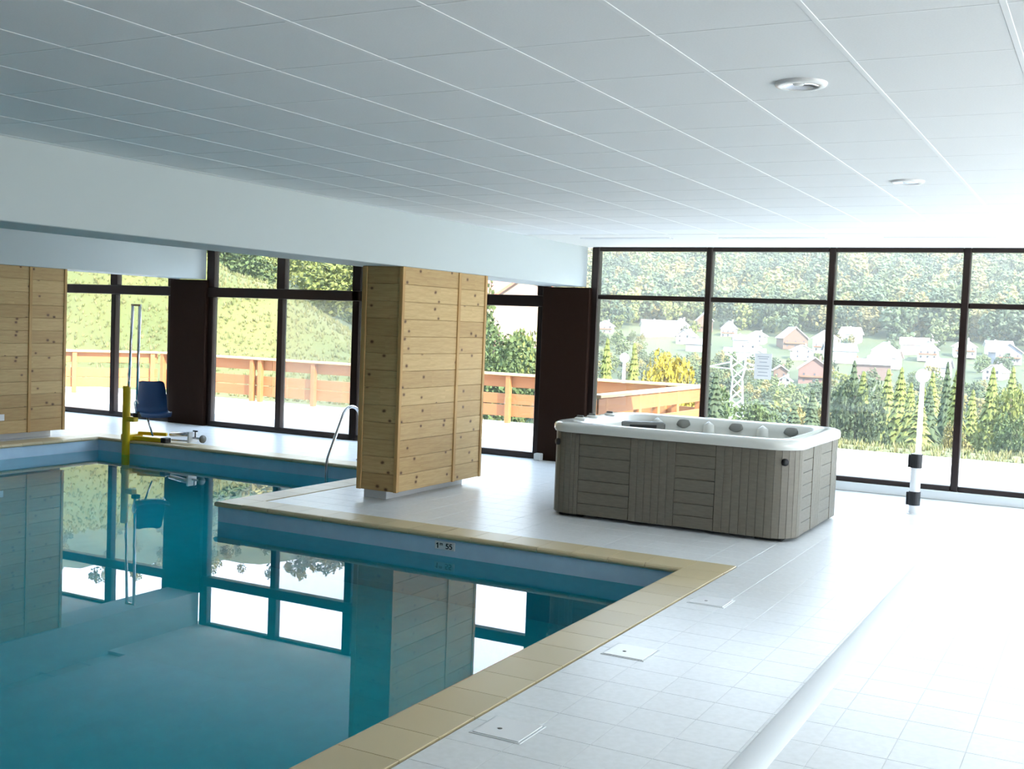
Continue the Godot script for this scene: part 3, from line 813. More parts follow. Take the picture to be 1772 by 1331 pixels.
# ------------------------------------------------------------------ small things
func build_small_things():
	var b := thing("marker_post", "white bollard with two black bands before the right windows", "bollard", Vector3(-1.835, 0, -12.88))
	part(b, "post", lathe([Vector2(0, 0), Vector2(0.055, 0), Vector2(0.055, 0.655), Vector2(0.05, 0.662), Vector2(0, 0.662)], 20), M.white_gloss)
	part(b, "foot_plate", lathe([Vector2(0, 0), Vector2(0.075, 0), Vector2(0.075, 0.008), Vector2(0.05, 0.01), Vector2(0, 0.01)], 20), M.white_gloss)
	for y in [[0.505, 0.655], [0.095, 0.245]]:
		part(b, "band", lathe([Vector2(0.056, y[0]), Vector2(0.062, y[0]), Vector2(0.062, y[1]), Vector2(0.056, y[1])], 20, false), M.black)
		pbox(b, "hinge_block", Vector3(-0.085, y[0], -0.02), Vector3(-0.055, y[1] - 0.01, 0.02), M.black, 0.004)
	var lids := ["square skimmer lid in the deck nearest the viewer", "square skimmer lid in the middle of the coping side", "square skimmer lid nearest the pool corner"]
	for i in 3:
		var o := thing("skimmer_lid", lids[i], "floor lid", Vector3(-2.405, 0, [-4.60, -6.12, -7.62][i]), 0.0, "skimmer lids along the coping")
		pbox(o, "frame", Vector3(-0.135, -0.004, -0.135), Vector3(0.135, 0.003, 0.135), M.plinth, 0.002)
		pbox(o, "lid", Vector3(-0.122, 0.0, -0.122), Vector3(0.122, 0.006, 0.122), M.white_gloss, 0.002)
		part(o, "finger_hole", lathe([Vector2(0, 0.0062), Vector2(0.012, 0.0062), Vector2(0.01, 0.0075), Vector2(0, 0.0075)], 10), M.grey, at(-0.03, 0, 0.02))
	for q in [[-1.282, -4.99, "round white recessed downlight in the near ceiling tiles"], [-1.345, -8.28, "round white recessed downlight farther from the viewer"]]:
		var o := thing("downlight", q[2], "ceiling light", Vector3(q[0], CEIL, q[1]), 0.0, "ceiling downlights, switched off")
		o.scale = Vector3(1, 0.6, 1)
		part(o, "trim_ring", lathe([Vector2(0.075, -0.004), Vector2(0.082, -0.022), Vector2(0.108, -0.018), Vector2(0.114, -0.002), Vector2(0.114, 0.012)], 32), M.white_gloss)
		part(o, "reflector", lathe([Vector2(0.0, 0.002), Vector2(0.05, 0.0), Vector2(0.078, -0.014)], 28), M.chrome)
		part(o, "lamp", lathe([Vector2(0.0, -0.012), Vector2(0.02, -0.01), Vector2(0.026, 0.0)], 14), M.white_gloss, at(-0.01, 0, 0))
	var vx := [[-5.92, -4.75, "first slot air grille from the near beam"], [-4.15, -2.92, "middle slot air grille in the ceiling by the windows"], [-2.29, -1.16, "rightmost slot air grille in the ceiling by the windows"]]
	for v in vx:
		var o := thing("air_grille", v[2], "air grille", Vector3((v[0] + v[1]) / 2, CEIL, -12.85), 0.0, "slot air grilles above the windows")
		var l: float = (v[1] - v[0]) / 2
		pbox(o, "frame", Vector3(-l, -0.008, -0.10), Vector3(l, 0.004, -0.03), M.runner, 0.003)
		pbox(o, "frame", Vector3(-l, -0.008, 0.03), Vector3(l, 0.004, 0.10), M.runner, 0.003)
		pbox(o, "blade", Vector3(-l, -0.006, -0.012), Vector3(l, 0.004, 0.012), M.runner, 0.003)
		pbox(o, "slot", Vector3(-l, -0.001, -0.03), Vector3(l, 0.004, 0.03), M.grey, 0.0)
	var n := thing("notice_sheet", "white printed notice taped to the window pane above the hot tub", "notice", Vector3(-3.975, 1.48, ZW + 0.006))
	pbox(n, "sheet", Vector3(-0.112, -0.165, 0), Vector3(0.112, 0.165, 0.002), M.paper, 0.0)
	for k in [[0.125, 0.075], [0.10, 0.06], [0.055, 0.05], [0.005, 0.08], [-0.03, 0.075], [-0.075, 0.06], [-0.12, 0.07]]:
		pbox(n, "text_line", Vector3(-k[1], k[0] - 0.005, 0.002), Vector3(k[1], k[0] + 0.005, 0.0026), M.ink, 0.0)
	tag(pbox(self, "door_stop_block", Vector3(-7.11, 0, ZW + 0.14), Vector3(-7.01, 0.10, ZW + 0.24), M.plinth, 0.008), "small white block at the foot of the dark pillar panel", "block")

# ------------------------------------------------------------------ outdoors
const FALL := [[0, -0.1], [22, -0.1], [26, -0.5], [32, -1.6], [45, -4.5], [70, -8.5], [120, -12.0], [200, -16.0], [320, -14.9], [400, -9.9], [480, -1.9], [560, 7.1], [660, 22.0], [800, 54.0], [1000, 138.0], [1300, 282.0], [1800, 318.0]]
const RISE := [[0, -0.1], [60, 0.0], [90, 4.0], [150, 8.0], [300, 24.0], [500, 56.0], [1000, 150.0], [1300, 282.0], [1800, 318.0]]
const BANK := [[-60, 9.0], [-35, 6.2], [-31, 5.4], [-27, 4.4], [-24.5, 3.1], [-22.6, 2.75], [-21.3, 2.2], [-19.7, 1.4], [-15.2, 0.35], [-12, 0.0]]

func lookup(T: Array, x: float) -> float:
	if x <= T[0][0]: return T[0][1]
	for i in range(1, T.size()):
		if x <= T[i][0]: return lerpf(T[i - 1][1], T[i][1], (x - T[i - 1][0]) / (T[i][0] - T[i - 1][0]))
	return T[-1][1]

func ground(x: float, z: float) -> float:
	var d := -z
	var D := Vector2(x, z).length()
	var k := 1.0 - smoothstep(-0.75, -0.5, x / maxf(d, 1e-6))
	var base := lerpf(lookup(FALL, D), lookup(RISE, D), k)
	return base + lookup(BANK, x * 27.0 / maxf(d, 27.0)) * smoothstep(20.5, 27.0, d) * (1.0 - smoothstep(45.0, 90.0, d))

func build_outdoors():
	# paving round the building
	tag(pbox(self, "terrace", Vector3(-24, -0.3, -19.6), Vector3(-6.35, -0.03, ZW - 0.1), M.concrete, 0.0), "pale sunlit terrace inside the wooden balustrade", "terrace", "", "structure")
	tag(pbox(self, "pavement", Vector3(-6.35, -0.3, -19.9), Vector3(30, -0.04, ZW - 0.1), M.concrete, 0.0), "pale sunlit pavement outside the right windows", "pavement", "", "structure")
	tag(pbox(self, "side_pavement", Vector3(ROOM_R + 0.12, -0.3, ZW - 0.1), Vector3(30, -0.05, 40), M.concrete, 0.0), "pale pavement along the glazed side of the hall", "pavement", "", "structure")
	build_terrain()
	build_balustrades()
	build_lamps_and_pylon()
	build_village()
	build_trees()
	var fm := FogMaterial.new()
	fm.density = 0.0002
	fm.albedo = Color(0.93, 0.95, 0.93)
	var fog := FogVolume.new()
	fog.name = "valley_haze"
	fog.size = Vector3(2200, 120, 640)
	fog.position = Vector3(-300, 30, -390)
	fog.material = fm
	add_child(fog)
	tag(fog, "pale haze filling the valley between the trees and the hillside", "haze", "", "stuff")

func build_terrain():
	var n1 := FastNoiseLite.new()
	n1.seed = 71
	n1.frequency = 0.05
	n1.fractal_octaves = 4
	var n2 := FastNoiseLite.new()
	n2.seed = 72
	n2.frequency = 0.011
	var st := start(true)
	var rows := []
	var d := 14.6
	while d < 1700.0:
		rows.append(d)
		d *= 1.028 if d < 60 else 1.05
	var cols := 150
	var P := []
	for r in rows:
		var line := []
		for c in cols + 1:
			var u: float = lerpf(-2.4, 1.6, float(c) / cols)
			var x: float = u * r
			var z: float = -r
			var y := ground(x, z)
			if r > 21: y += n1.get_noise_2d(x, z) * minf(0.25 + r * 0.004, 3.0) * smoothstep(20.0, 26.0, r)
			line.append(Vector3(x, y, z))
		P.append(line)
	for i in rows.size() - 1:
		for c in cols:
			var q := [P[i][c], P[i][c + 1], P[i + 1][c + 1], P[i + 1][c]]
			for k in [0, 2, 1, 0, 3, 2]:
				st.set_color(soil(q[k], n1, n2))
				st.add_vertex(q[k])
	st.index()
	st.generate_normals()
	var o := part(self, "ground", st.commit(), M.terrain)
	tag(o, "grassy bank, valley and hillside beyond the terrace", "ground", "", "structure")
	# grass tufts on the bank and the verge
	var blade := start()
	for k in 5:
		var a := TAU * k / 5.0
		var t := Vector3(cos(a) * 0.05, 0.09 + 0.03 * (k % 2), sin(a) * 0.05)
		var s := Vector3(-sin(a), 0, cos(a)) * 0.018
		tri(blade, s, -s, t)
	var mesh := done(blade)
	var where := []
	var cols2 := []
	for i in 22000:
		var x := rng.randf_range(-42, -13)
		var z := rng.randf_range(-34, -20.3)
		if i % 5 == 0:
			x = rng.randf_range(-13, 4)
			z = rng.randf_range(-27, -20.0)
		var y := ground(x, z) - 0.03
		if z < -21: y += n1.get_noise_2d(x, z) * (0.25 - z * 0.004) * smoothstep(20.0, 26.0, -z)
		var sc := rng.randf_range(0.6, 1.5)
		where.append(Transform3D(Basis(Vector3.UP, rng.randf() * TAU).scaled(Vector3(sc, sc * rng.randf_range(0.6, 1.3), sc)), Vector3(x, y, z)))
		cols2.append(Color(0.085, 0.105, 0.025).lerp(Color(0.18, 0.165, 0.066), rng.randf()) * rng.randf_range(0.8, 1.25))
	var g := scatter(self, "grass_tufts", mesh, M.leaf, where, cols2)
	tag(g, "rough yellow-green grass tufts on the bank and verge", "grass")

func soil(p: Vector3, n1: FastNoiseLite, n2: FastNoiseLite) -> Color:
	var D := Vector2(p.x, p.z).length()
	var a := n1.get_noise_2d(p.x * 4.0, p.z * 4.0) * 0.5 + 0.5
	var b := n2.get_noise_2d(p.x, p.z) * 0.5 + 0.5
	if D < 110.0:
		var c := Color(0.072, 0.094, 0.019).lerp(Color(0.14, 0.132, 0.039), clampf(a * 1.2 - 0.1, 0, 1))
		if D > 29.0 and p.x / -p.z > -0.55: c = c.lerp(Color(0.035, 0.05, 0.018), 0.85)
		if D > 48.0 and p.x / -p.z <= -0.55: c = c.lerp(Color(0.035, 0.05, 0.018), 0.8)
		return c
	return Color(0.036, 0.056, 0.016).lerp(Color(0.085, 0.098, 0.032), smoothstep(0.45, 0.62, b)).lerp(Color(0.06, 0.066, 0.03), a * 0.4)

func build_balustrades():
	balustrade(Vector3(-19.55, -0.03, -19.3), Vector3(-6.5, -0.03, -19.3), [0.06, 1.2, 2.75, 2.98, 4.45, 6.0, 7.6, 9.2, 10.8, 12.4, 13.05], "long orange wooden balustrade along the far edge of the terrace", 1.0)
	balustrade(Vector3(-22.7, -0.03, -14.9), Vector3(-19.65, -0.03, -19.27), [0.1, 1.8, 3.5, 5.2], "wooden balustrade run turning towards the building at the left", 1.0)
	balustrade(Vector3(-6.45, -0.03, -14.6), Vector3(-6.45, -0.03, -19.17), [0.3, 1.6, 2.4, 3.3, 4.5], "sunlit wooden balustrade run ending behind the hot tub", -1.0)

func balustrade(a: Vector3, b: Vector3, posts: Array, label: String, side: float):
	var dir := (b - a).normalized()
	var len := a.distance_to(b)
	var o := thing("balustrade", label, "balustrade", a)
	o.basis = Basis(dir, Vector3.UP, dir.cross(Vector3.UP))
	# local x runs along; local z away from the terrace when side is 1
	for k in [[0.70, 0.92], [0.37, 0.57], [0.13, 0.35]]:
		var n := maxi(1, roundi(len / 3.2))
		for i in n: pbox(o, "board", Vector3(len * i / n + 0.003, k[0], -0.05 * side - 0.018), Vector3(len * (i + 1) / n - 0.003, k[1], -0.05 * side + 0.018), M.larch[i % 2], 0.004)
	for p in posts: pbox(o, "post", Vector3(p - 0.05, 0.0, 0.0 - 0.03), Vector3(p + 0.05, 0.93, 0.07), M.larch[1], 0.006)
	var nc := maxi(1, roundi(len / 3.2))
	for i in nc: pbox(o, "cap_board", Vector3(len * i / nc + 0.002, 0.93, -0.10), Vector3(len * (i + 1) / nc - 0.002, 0.975, 0.10), M.larch_cap, 0.006)

func build_lamps_and_pylon():
	for q in [[Vector3(-2.8, -0.05, -19.8), 1.35, "white globe garden lamp seen above the striped bollard"], [Vector3(-9.9, -0.5, -24.0), 1.72, "white globe garden lamp beyond the wooden balustrade"]]:
		var o := thing("garden_lamp", q[2], "lamp", q[0], 0.0, "globe garden lamps, unlit")
		part(o, "pole", lathe([Vector2(0, 0), Vector2(0.05, 0), Vector2(0.045, 0.1), Vector2(0.035, q[1] - 0.1), Vector2(0, q[1] - 0.1)], 12), M.globe)
		part(o, "globe", lathe(ball(0.115, 10, q[1]), 18), M.globe)
	# lattice mast
	var p := thing("lattice_mast", "pale steel lattice power mast below the far village", "mast", Vector3(-25.95, -9.9, -86.2), 0.35)
	var H := 9.9
	var half := func(y: float) -> float: return lerpf(0.95, 0.36, minf(y / (H - 1.6), 1.0)) if y < H - 1.6 else lerpf(0.36, 0.55, clampf((y - H + 1.6) / 0.8, 0.0, 1.0))
	for sx in [-1, 1]:
		for sz in [-1, 1]:
			var pts := []
			for k in 13:
				var y := H * k / 12.0
				var w: float = half.call(y)
				pts.append(Vector3(sx * w, y, sz * w))
			part(p, "leg", tube(pts, 0.05, 5), M.pylon)
	for k in 12:
		var y0 := H * k / 12.0
		var y1 := H * (k + 1) / 12.0
		var a: float = half.call(y0)
		var b: float = half.call(y1)
		var st := start()
		for f in 4:
			var r := Basis(Vector3.UP, f * PI / 2)
			add_tube(st, [r * Vector3(-a, y0, a), r * Vector3(b, y1, b)], 0.032, 4)
			add_tube(st, [r * Vector3(a, y0, a), r * Vector3(-b, y1, b)], 0.032, 4)
		part(p, "brace", done(st), M.pylon)
	for s in [-1, 1]:
		var st := start()
		add_tube(st, [Vector3(s * 0.5, H - 0.4, 0.3), Vector3(s * 2.3, H - 0.85, 0)], 0.05, 4)
		add_tube(st, [Vector3(s * 0.5, H - 0.4, -0.3), Vector3(s * 2.3, H - 0.85, 0)], 0.05, 4)
		add_tube(st, [Vector3(s * 0.4, H - 0.95, 0), Vector3(s * 2.3, H - 0.85, 0)], 0.05, 4)
		part(p, "cross_arm", done(st), M.pylon)

func ball(r: float, n: int, y: float) -> Array:
	var out := []
	for i in n + 1: out.append(Vector2(r * sin(PI * i / n), y - r * cos(PI * i / n)))
	out[0].x = 0.0
	out[n].x = 0.0
	return out

func leaf_mat(c: Color) -> StandardMaterial3D:   # c is linear
	var m := mat(c.linear_to_srgb(), 0.85)
	m.vertex_color_use_as_albedo = true
	return m

func crown(sd: int, clumps: int, size: float, solid := false) -> ArrayMesh:   # fits a unit egg: radius 1, height 0 to 2
	var r := RandomNumberGenerator.new()
	r.seed = sd
	var st := start()
	var lobes := []
	for i in 9: lobes.append([Vector3(r.randf_range(-0.6, 0.6), r.randf_range(0.45, 1.6), r.randf_range(-0.6, 0.6)), r.randf_range(0.3, 0.5)])
	lobes.append([Vector3(0, 0.9, 0), 0.6])
	for i in clumps:
		var l: Array = lobes[i % lobes.size()]
		var v := Vector3(r.randfn(), r.randfn(), r.randfn()).normalized()
		var p: Vector3 = l[0] + v * l[1] * r.randf_range(0.75, 1.08)
		var tone := r.randf_range(0.72, 1.28)
		st.set_color(Color(tone, tone * r.randf_range(0.94, 1.05), tone * r.randf_range(0.8, 1.0)))
		var b := Basis(Vector3(r.randfn(), r.randfn(), r.randfn()).normalized(), r.randf() * TAU).scaled(Vector3.ONE * size * r.randf_range(0.6, 1.3))
		if solid:
			var o := [Vector3(1, 0, 0), Vector3(0, 0, 1), Vector3(-1, 0, 0), Vector3(0, 0, -1)]
			for k in 4:
				tri(st, p + b * o[k], p + b * (o[(k + 1) % 4] as Vector3), p + b * Vector3(0, 0.6, 0))
				tri(st, p + b * (o[(k + 1) % 4] as Vector3), p + b * o[k], p + b * Vector3(0, -0.6, 0))
		else:
			quad(st, p + b * Vector3(-1, 0, -0.6), p + b * Vector3(0, 0.25, -0.9), p + b * Vector3(1, 0, 0.1), p + b * Vector3(0, -0.1, 0.9))
	return done(st)

func conifer(sd: int, tiers: int, per: int) -> ArrayMesh:   # unit height, radius about 0.28
	var r := RandomNumberGenerator.new()
	r.seed = sd
	var st := start()
	for t in tiers:
		var f := float(t) / tiers
		var y := lerpf(0.06, 0.97, pow(f, 0.9))
		var rad := 0.28 * (1.0 - f) * r.randf_range(0.85, 1.1) + 0.015
		for k in per:
			var a := TAU * (k + r.randf_range(-0.3, 0.3)) / per + t * 0.9
			var rr := rad * r.randf_range(0.72, 1.15)
			var out := Vector3(cos(a), 0, sin(a))
			var sd_ := Vector3(-sin(a), 0, cos(a)) * rr * 0.36
			var tip := Vector3(0, y - rr * r.randf_range(0.25, 0.5), 0) + out * rr
			var mid := Vector3(0, y - rr * 0.12, 0) + out * rr * 0.6
			var root := Vector3(0, y + 0.03, 0)
			var tone := r.randf_range(0.72, 1.25)
			st.set_color(Color(tone, tone, tone * 0.95))
			tri(st, root, mid + sd_, mid + Vector3(0, 0.02, 0))
			tri(st, root, mid + Vector3(0, 0.02, 0), mid - sd_)
			tri(st, mid + sd_, tip, mid + Vector3(0, 0.02, 0))
			tri(st, mid + Vector3(0, 0.02, 0), tip, mid - sd_)
			tri(st, mid - sd_, tip, mid + sd_ - Vector3(0, 0.02, 0))
	return done(st)

func tree(called: String, label: String, group: String, p: Vector3, h: float, w: float, mesh: Mesh, m: Material, is_conifer: bool, trunk := true):
	var o := thing(called, label, "tree", p, rng.randf() * TAU, group)
	var s := Vector3(w / 0.28, h, w / 0.28) if is_conifer else Vector3(w, h * 0.46, w)
	part(o, "foliage", mesh, m, Transform3D(Basis.from_scale(s), Vector3(0, 0.0 if is_conifer else h * 0.08, 0)))
	if trunk: part(o, "trunk", cache.trunk, M.bark, Transform3D(Basis.from_scale(Vector3(h * 0.02, h * 0.8, h * 0.02)), Vector3.ZERO))

func apart(taken: Array, c: Vector3) -> bool:   # x, z, half width
	for t in taken:
		if Vector2(t.x - c.x, t.y - c.y).length() < (t.z + c.z) * 1.05: return false
	taken.append(c)
	return true

func build_trees():
	cache.trunk = lathe([Vector2(1.2, -0.05), Vector2(1.0, 0.1), Vector2(0.5, 1.0), Vector2(0, 1.0)], 7)
	var cs := [conifer(1, 24, 13), conifer(2, 27, 12), conifer(3, 22, 14)]
	var near := [crown(11, 4200, 0.042), crown(12, 4200, 0.042), crown(13, 3800, 0.046)]
	var far := [crown(21, 170, 0.135, true), crown(22, 170, 0.135, true), crown(23, 150, 0.145, true)]
	M.spruce = leaf_mat(Color(0.035, 0.055, 0.022))
	M.larch_green = leaf_mat(Color(0.105, 0.125, 0.024))
	M.pale_green = leaf_mat(Color(0.125, 0.145, 0.034))
	M.broad = leaf_mat(Color(0.055, 0.085, 0.024))
	M.golden = leaf_mat(Color(0.27, 0.21, 0.016))
	M.ochre = leaf_mat(Color(0.15, 0.13, 0.042))
	M.hill_green = leaf_mat(Color(0.07, 0.092, 0.03))
	M.hill_blue = leaf_mat(Color(0.042, 0.065, 0.03))
	# [x, z, height, half width, mesh kind, material, name, label, group]
	var belt := "young conifers on the slope below the pavement"
	var row := [
		[-19.0, -44.1, 6.7, 1.3, "c", "larch_green", "larch_tree", "tall light green larch left of the globe lamp by the balustrade", ""],
		[-19.4, -48.2, 7.1, 1.4, "c", "larch_green", "larch_tree", "light green larch right behind the globe lamp by the balustrade", ""],
		[-15.7, -42.4, 6.4, 1.5, "d", "golden", "birch_tree", "bright golden autumn birch beyond the balustrade", ""],
		[-17.2, -47.0, 6.6, 1.5, "d", "ochre", "birch_tree", "paler ochre tree beside the golden birch", ""],
		[-21.4, -43.0, 6.2, 1.5, "c", "spruce", "spruce_tree", "dark spruce half hidden by the dark pillar panel", ""],
		[-14.7, -45.7, 5.4, 1.5, "c", "spruce", "spruce_tree", "dark spruce left of the lattice mast", ""],
		[-16.0, -49.5, 5.9, 1.7, "d", "broad", "leafy_tree", "broad green tree between golden birch and lattice mast", ""],
		[-12.3, -43.6, 4.3, 1.6, "d", "broad", "leafy_tree", "green tree right of the lattice mast under the notice", ""],
		[-11.9, -48.0, 4.3, 1.6, "c", "spruce", "spruce_tree", "low dark spruce under the white notice", ""],
		[-12.3, -52.2, 5.3, 1.4, "d", "ochre", "leafy_tree", "yellowish shrub tree below the red gabled house", ""],
		[-10.4, -44.7, 4.6, 1.2, "c", "spruce", "spruce_tree", "dark spruce beside the third window post", ""],
		[-9.7, -49.0, 6.5, 1.2, "c", "spruce", "spruce_tree", "tallest dark spruce before the brown block house", ""],
		[-5.8, -47.6, 6.3, 1.0, "c", "spruce", "spruce_tree", "narrow dark spruce right of the striped bollard lamp", ""],
		[-8.2, -43.2, 5.1, 1.2, "c", "larch_green", "larch_tree", "light green young conifer on the slope", belt], [-8.0, -47.3, 5.9, 1.3, "c", "pale_green", "larch_tree", "light green young conifer on the slope", belt],
		[-7.2, -45.4, 5.7, 1.3, "c", "larch_green", "larch_tree", "light green young conifer on the slope", belt], [-6.6, -49.5, 6.1, 1.4, "c", "pale_green", "larch_tree", "light green young conifer on the slope", belt],
		[-5.1, -44.7, 5.6, 1.2, "c", "larch_green", "larch_tree", "light green young conifer on the slope", belt],
		[-3.8, -43.8, 5.5, 1.2, "c", "larch_green", "larch_tree", "light green young conifer on the slope", belt], [-3.3, -45.9, 5.9, 1.3, "c", "pale_green", "larch_tree", "light green young conifer on the slope", belt],
		[-2.6, -47.9, 6.3, 1.3, "c", "larch_green", "larch_tree", "light green young conifer on the slope", belt],
		[-6.4, -42.6, 4.6, 1.1, "c", "larch_green", "larch_tree", "light green young conifer on the slope", belt], [-5.6, -41.6, 4.3, 1.1, "c", "spruce", "spruce_tree", "low dark spruce in front of the light conifers", ""],
		[-8.1, -41.2, 4.0, 1.2, "c", "spruce", "spruce_tree", "low dark spruce right of the third window post", ""], [-2.6, -38.7, 3.3, 0.9, "d", "broad", "leafy_shrub", "dark green shrub at the right edge of the verge", ""],
		[-4.4, -38.0, 2.6, 0.7, "d", "ochre", "leafy_shrub", "thin ochre shrub beside the last window post", ""], [-1.9, -44.5, 5.6, 1.3, "c", "larch_green", "larch_tree", "light green young conifer on the slope", belt],
		[-18.6, -33.5, 4.6, 1.7, "d", "broad", "leafy_tree", "dense green bush close behind the balustrade beside the near column", ""],
		[-20.6, -36.5, 5.2, 1.8, "d", "broad", "leafy_tree", "green tree left of the dense bush beside the near column", ""],
		[-23.5, -49.0, 8.6, 2.2, "d", "pale_green", "leafy_tree", "lighter green tree behind the dense bush", ""],
		[-34.6, -65.0, 11.3, 3.0, "d", "pale_green", "leafy_tree", "tall pale tree under the orange tiled roof", ""],
		[-30.2, -59.5, 10.2, 2.6, "d", "broad", "leafy_tree", "tall green tree seen between dense bush and dark pillar panel", ""],
		[-41.0, -68.0, 11.8, 3.0, "d", "broad", "leafy_tree", "tall green tree mostly hidden behind the near column", ""],
		[-38.0, -77.0, 11.4, 3.0, "d", "larch_green", "leafy_tree", "distant light tree beside the dark pillar panel", ""],
		[-24.2, -44.0, 7.4, 2.0, "d", "broad", "leafy_tree", "green tree hidden behind the near column", ""]]
	for i in row.size():
		var a: Array = row[i]
		var y := ground(a[0], a[1])
		tree(a[6], a[7], a[8], Vector3(a[0], y - 0.1, a[1]), a[2] + 0.1, a[3] * 0.8 if a[4] == "c" else a[3] * 0.9, cs[i % 3] if a[4] == "c" else near[i % 3], M[a[5]], a[4] == "c")
	var belt_at := []
	for a in row: belt_at.append(Vector3(a[0], a[1], a[3] * 0.8))
	for i in 400:
		var u := rng.randf_range(-0.215, -0.02)
		var d := rng.randf_range(39, 53)
		if belt_at.size() > row.size() + 46 or not apart(belt_at, Vector3(u * d, -d, 0.85)): continue
		var y := ground(u * d, -d)
		tree("larch_tree", "light green young tree crowded on the slope", belt, Vector3(u * d, y - 0.1, -d), 0.9 - 0.03 * (d - 40) - y + rng.randf_range(-0.9, 0.3), rng.randf_range(0.95, 1.15), cs[i % 3] if i % 3 == 0 else near[i % 3], M[["larch_green", "pale_green", "larch_green", "spruce"][(i / 2) % 4] if i % 8 else "larch_green"], i % 3 == 0)
	# trees along the crest of the bank
	var crest := "trees above the grassy bank"
	var taken := []
	for i in 300:
		var u := rng.randf_range(-1.2, -0.66)
		var d := rng.randf_range(36, 75)
		var x := u * d
		if taken.size() >= 48 or not apart(taken, Vector3(x, -d, 2.3)): continue
		var y := ground(x, -d)
		tree("bank_tree", "leafy tree rising above the grassy bank", crest, Vector3(x, y - 0.9, -d), minf(rng.randf_range(6, 9.5), 2.6 + 0.09 * Vector2(x, d).length() - y), rng.randf_range(1.9, 2.25), near[i % 3], M[["broad", "larch_green", "pale_green", "broad"][i % 4]], false, false)
	# trees and hedges between the houses and down the valley side
	var valley := []
	for i in 900:
		var u := rng.randf_range(-0.48, -0.02)
		var d := rng.randf_range(150, 470)
		var x := u * d
		var h := rng.randf_range(5.0, 8.5)
		if valley.size() >= 90 or near_house(x, -d, 13.0) or not apart(valley, Vector3(x, -d, h * 0.42)): continue
		var pick := rng.randi() % 5
		var o := part(self, "valley_tree", far[i % 3], M[["broad", "hill_green", "larch_green", "ochre", "spruce"][pick]], Transform3D(Basis(Vector3.UP, rng.randf() * TAU) * Basis.from_scale(Vector3(h * 0.4, h * 0.5, h * 0.4)), Vector3(x, ground(x, -d) - 0.6, -d)))
		tag(o, ["round green tree between the village houses", "round green tree between the village houses", "light green tree between the village houses", "yellowing tree between the village houses", "dark tree between the village houses"][pick], "tree", ["green trees in the village", "green trees in the village", "light green trees in the village", "yellowing trees in the village", "dark trees in the village"][pick])
	# single trees of the far hillside, then the forest above them
	var n2 := FastNoiseLite.new()
	n2.seed = 91
	n2.frequency = 0.0085
	var count := 0
	var tries := 0
	var hill := []
	while count < 285 and tries < 9000:
		tries += 1
		var u := rng.randf_range(-0.50, -0.02)
		var d := 470.0 * pow(900.0 / 470.0, rng.randf())
		var x := u * d
		if n2.get_noise_2d(x, d) < -0.22 or near_house(x, -d, 16.0): continue
		if d < 520 and rng.randf() < 0.6: continue
		var h := rng.randf_range(10, 18)
		if not apart(hill, Vector3(x, -d, h * 0.43)): continue
		var p := Vector3(x, ground(x, -d) - 0.8, -d)
		var kind := rng.randi() % 10
		var m: Material = M.hill_green if kind < 4 else (M.hill_blue if kind < 7 else (M.ochre if kind < 9 else M.pale_green))
		var o := part(self, "hillside_tree", far[count % 3], m, Transform3D(Basis(Vector3.UP, rng.randf() * TAU) * Basis.from_scale(Vector3(h * 0.42, h * 0.5, h * 0.42)), p))
		tag(o, "autumn tree on the hazy far hillside behind the village" if kind >= 7 else "green tree on the hazy far hillside behind the village", "tree", "yellowing trees of the far hillside" if kind >= 7 else "green trees of the far hillside")
		count += 1
	var where := []
	var tints := []
	for i in 6400:
		var u := rng.randf_range(-2.3, 0.9)
		var d := 260.0 * pow(5.0, rng.randf()) if u < -0.6 else rng.randf_range(720, 1350)
		if i > 4000:
			u = rng.randf_range(-0.52, 0.0)
			d = rng.randf_range(500, 950)
		if i > 5600:
			d = rng.randf_range(120, 470)
			if near_house(u * d, -d, 12.0): continue
		var x := u * d
		if n2.get_noise_2d(x, d) < -0.22 and d < 950: continue
		var h := rng.randf_range(13, 23) if i <= 5600 else rng.randf_range(3.5, 7.0)
		where.append(Transform3D(Basis(Vector3.UP, rng.randf() * TAU) * Basis.from_scale(Vector3(h * 0.42, h * 0.5, h * 0.42)), Vector3(x, ground(x, -d) - 1.0, -d)))
		var pick := rng.randf()
		tints.append((Color(0.042, 0.065, 0.03) if pick < 0.42 else (Color(0.07, 0.092, 0.03) if pick < 0.75 else Color(0.15, 0.13, 0.038))) * rng.randf_range(0.7, 1.3))
	var f := scatter(self, "hillside_forest", far[0], M.leaf, where, tints)
	tag(f, "dense forest covering the upper hillside", "forest")

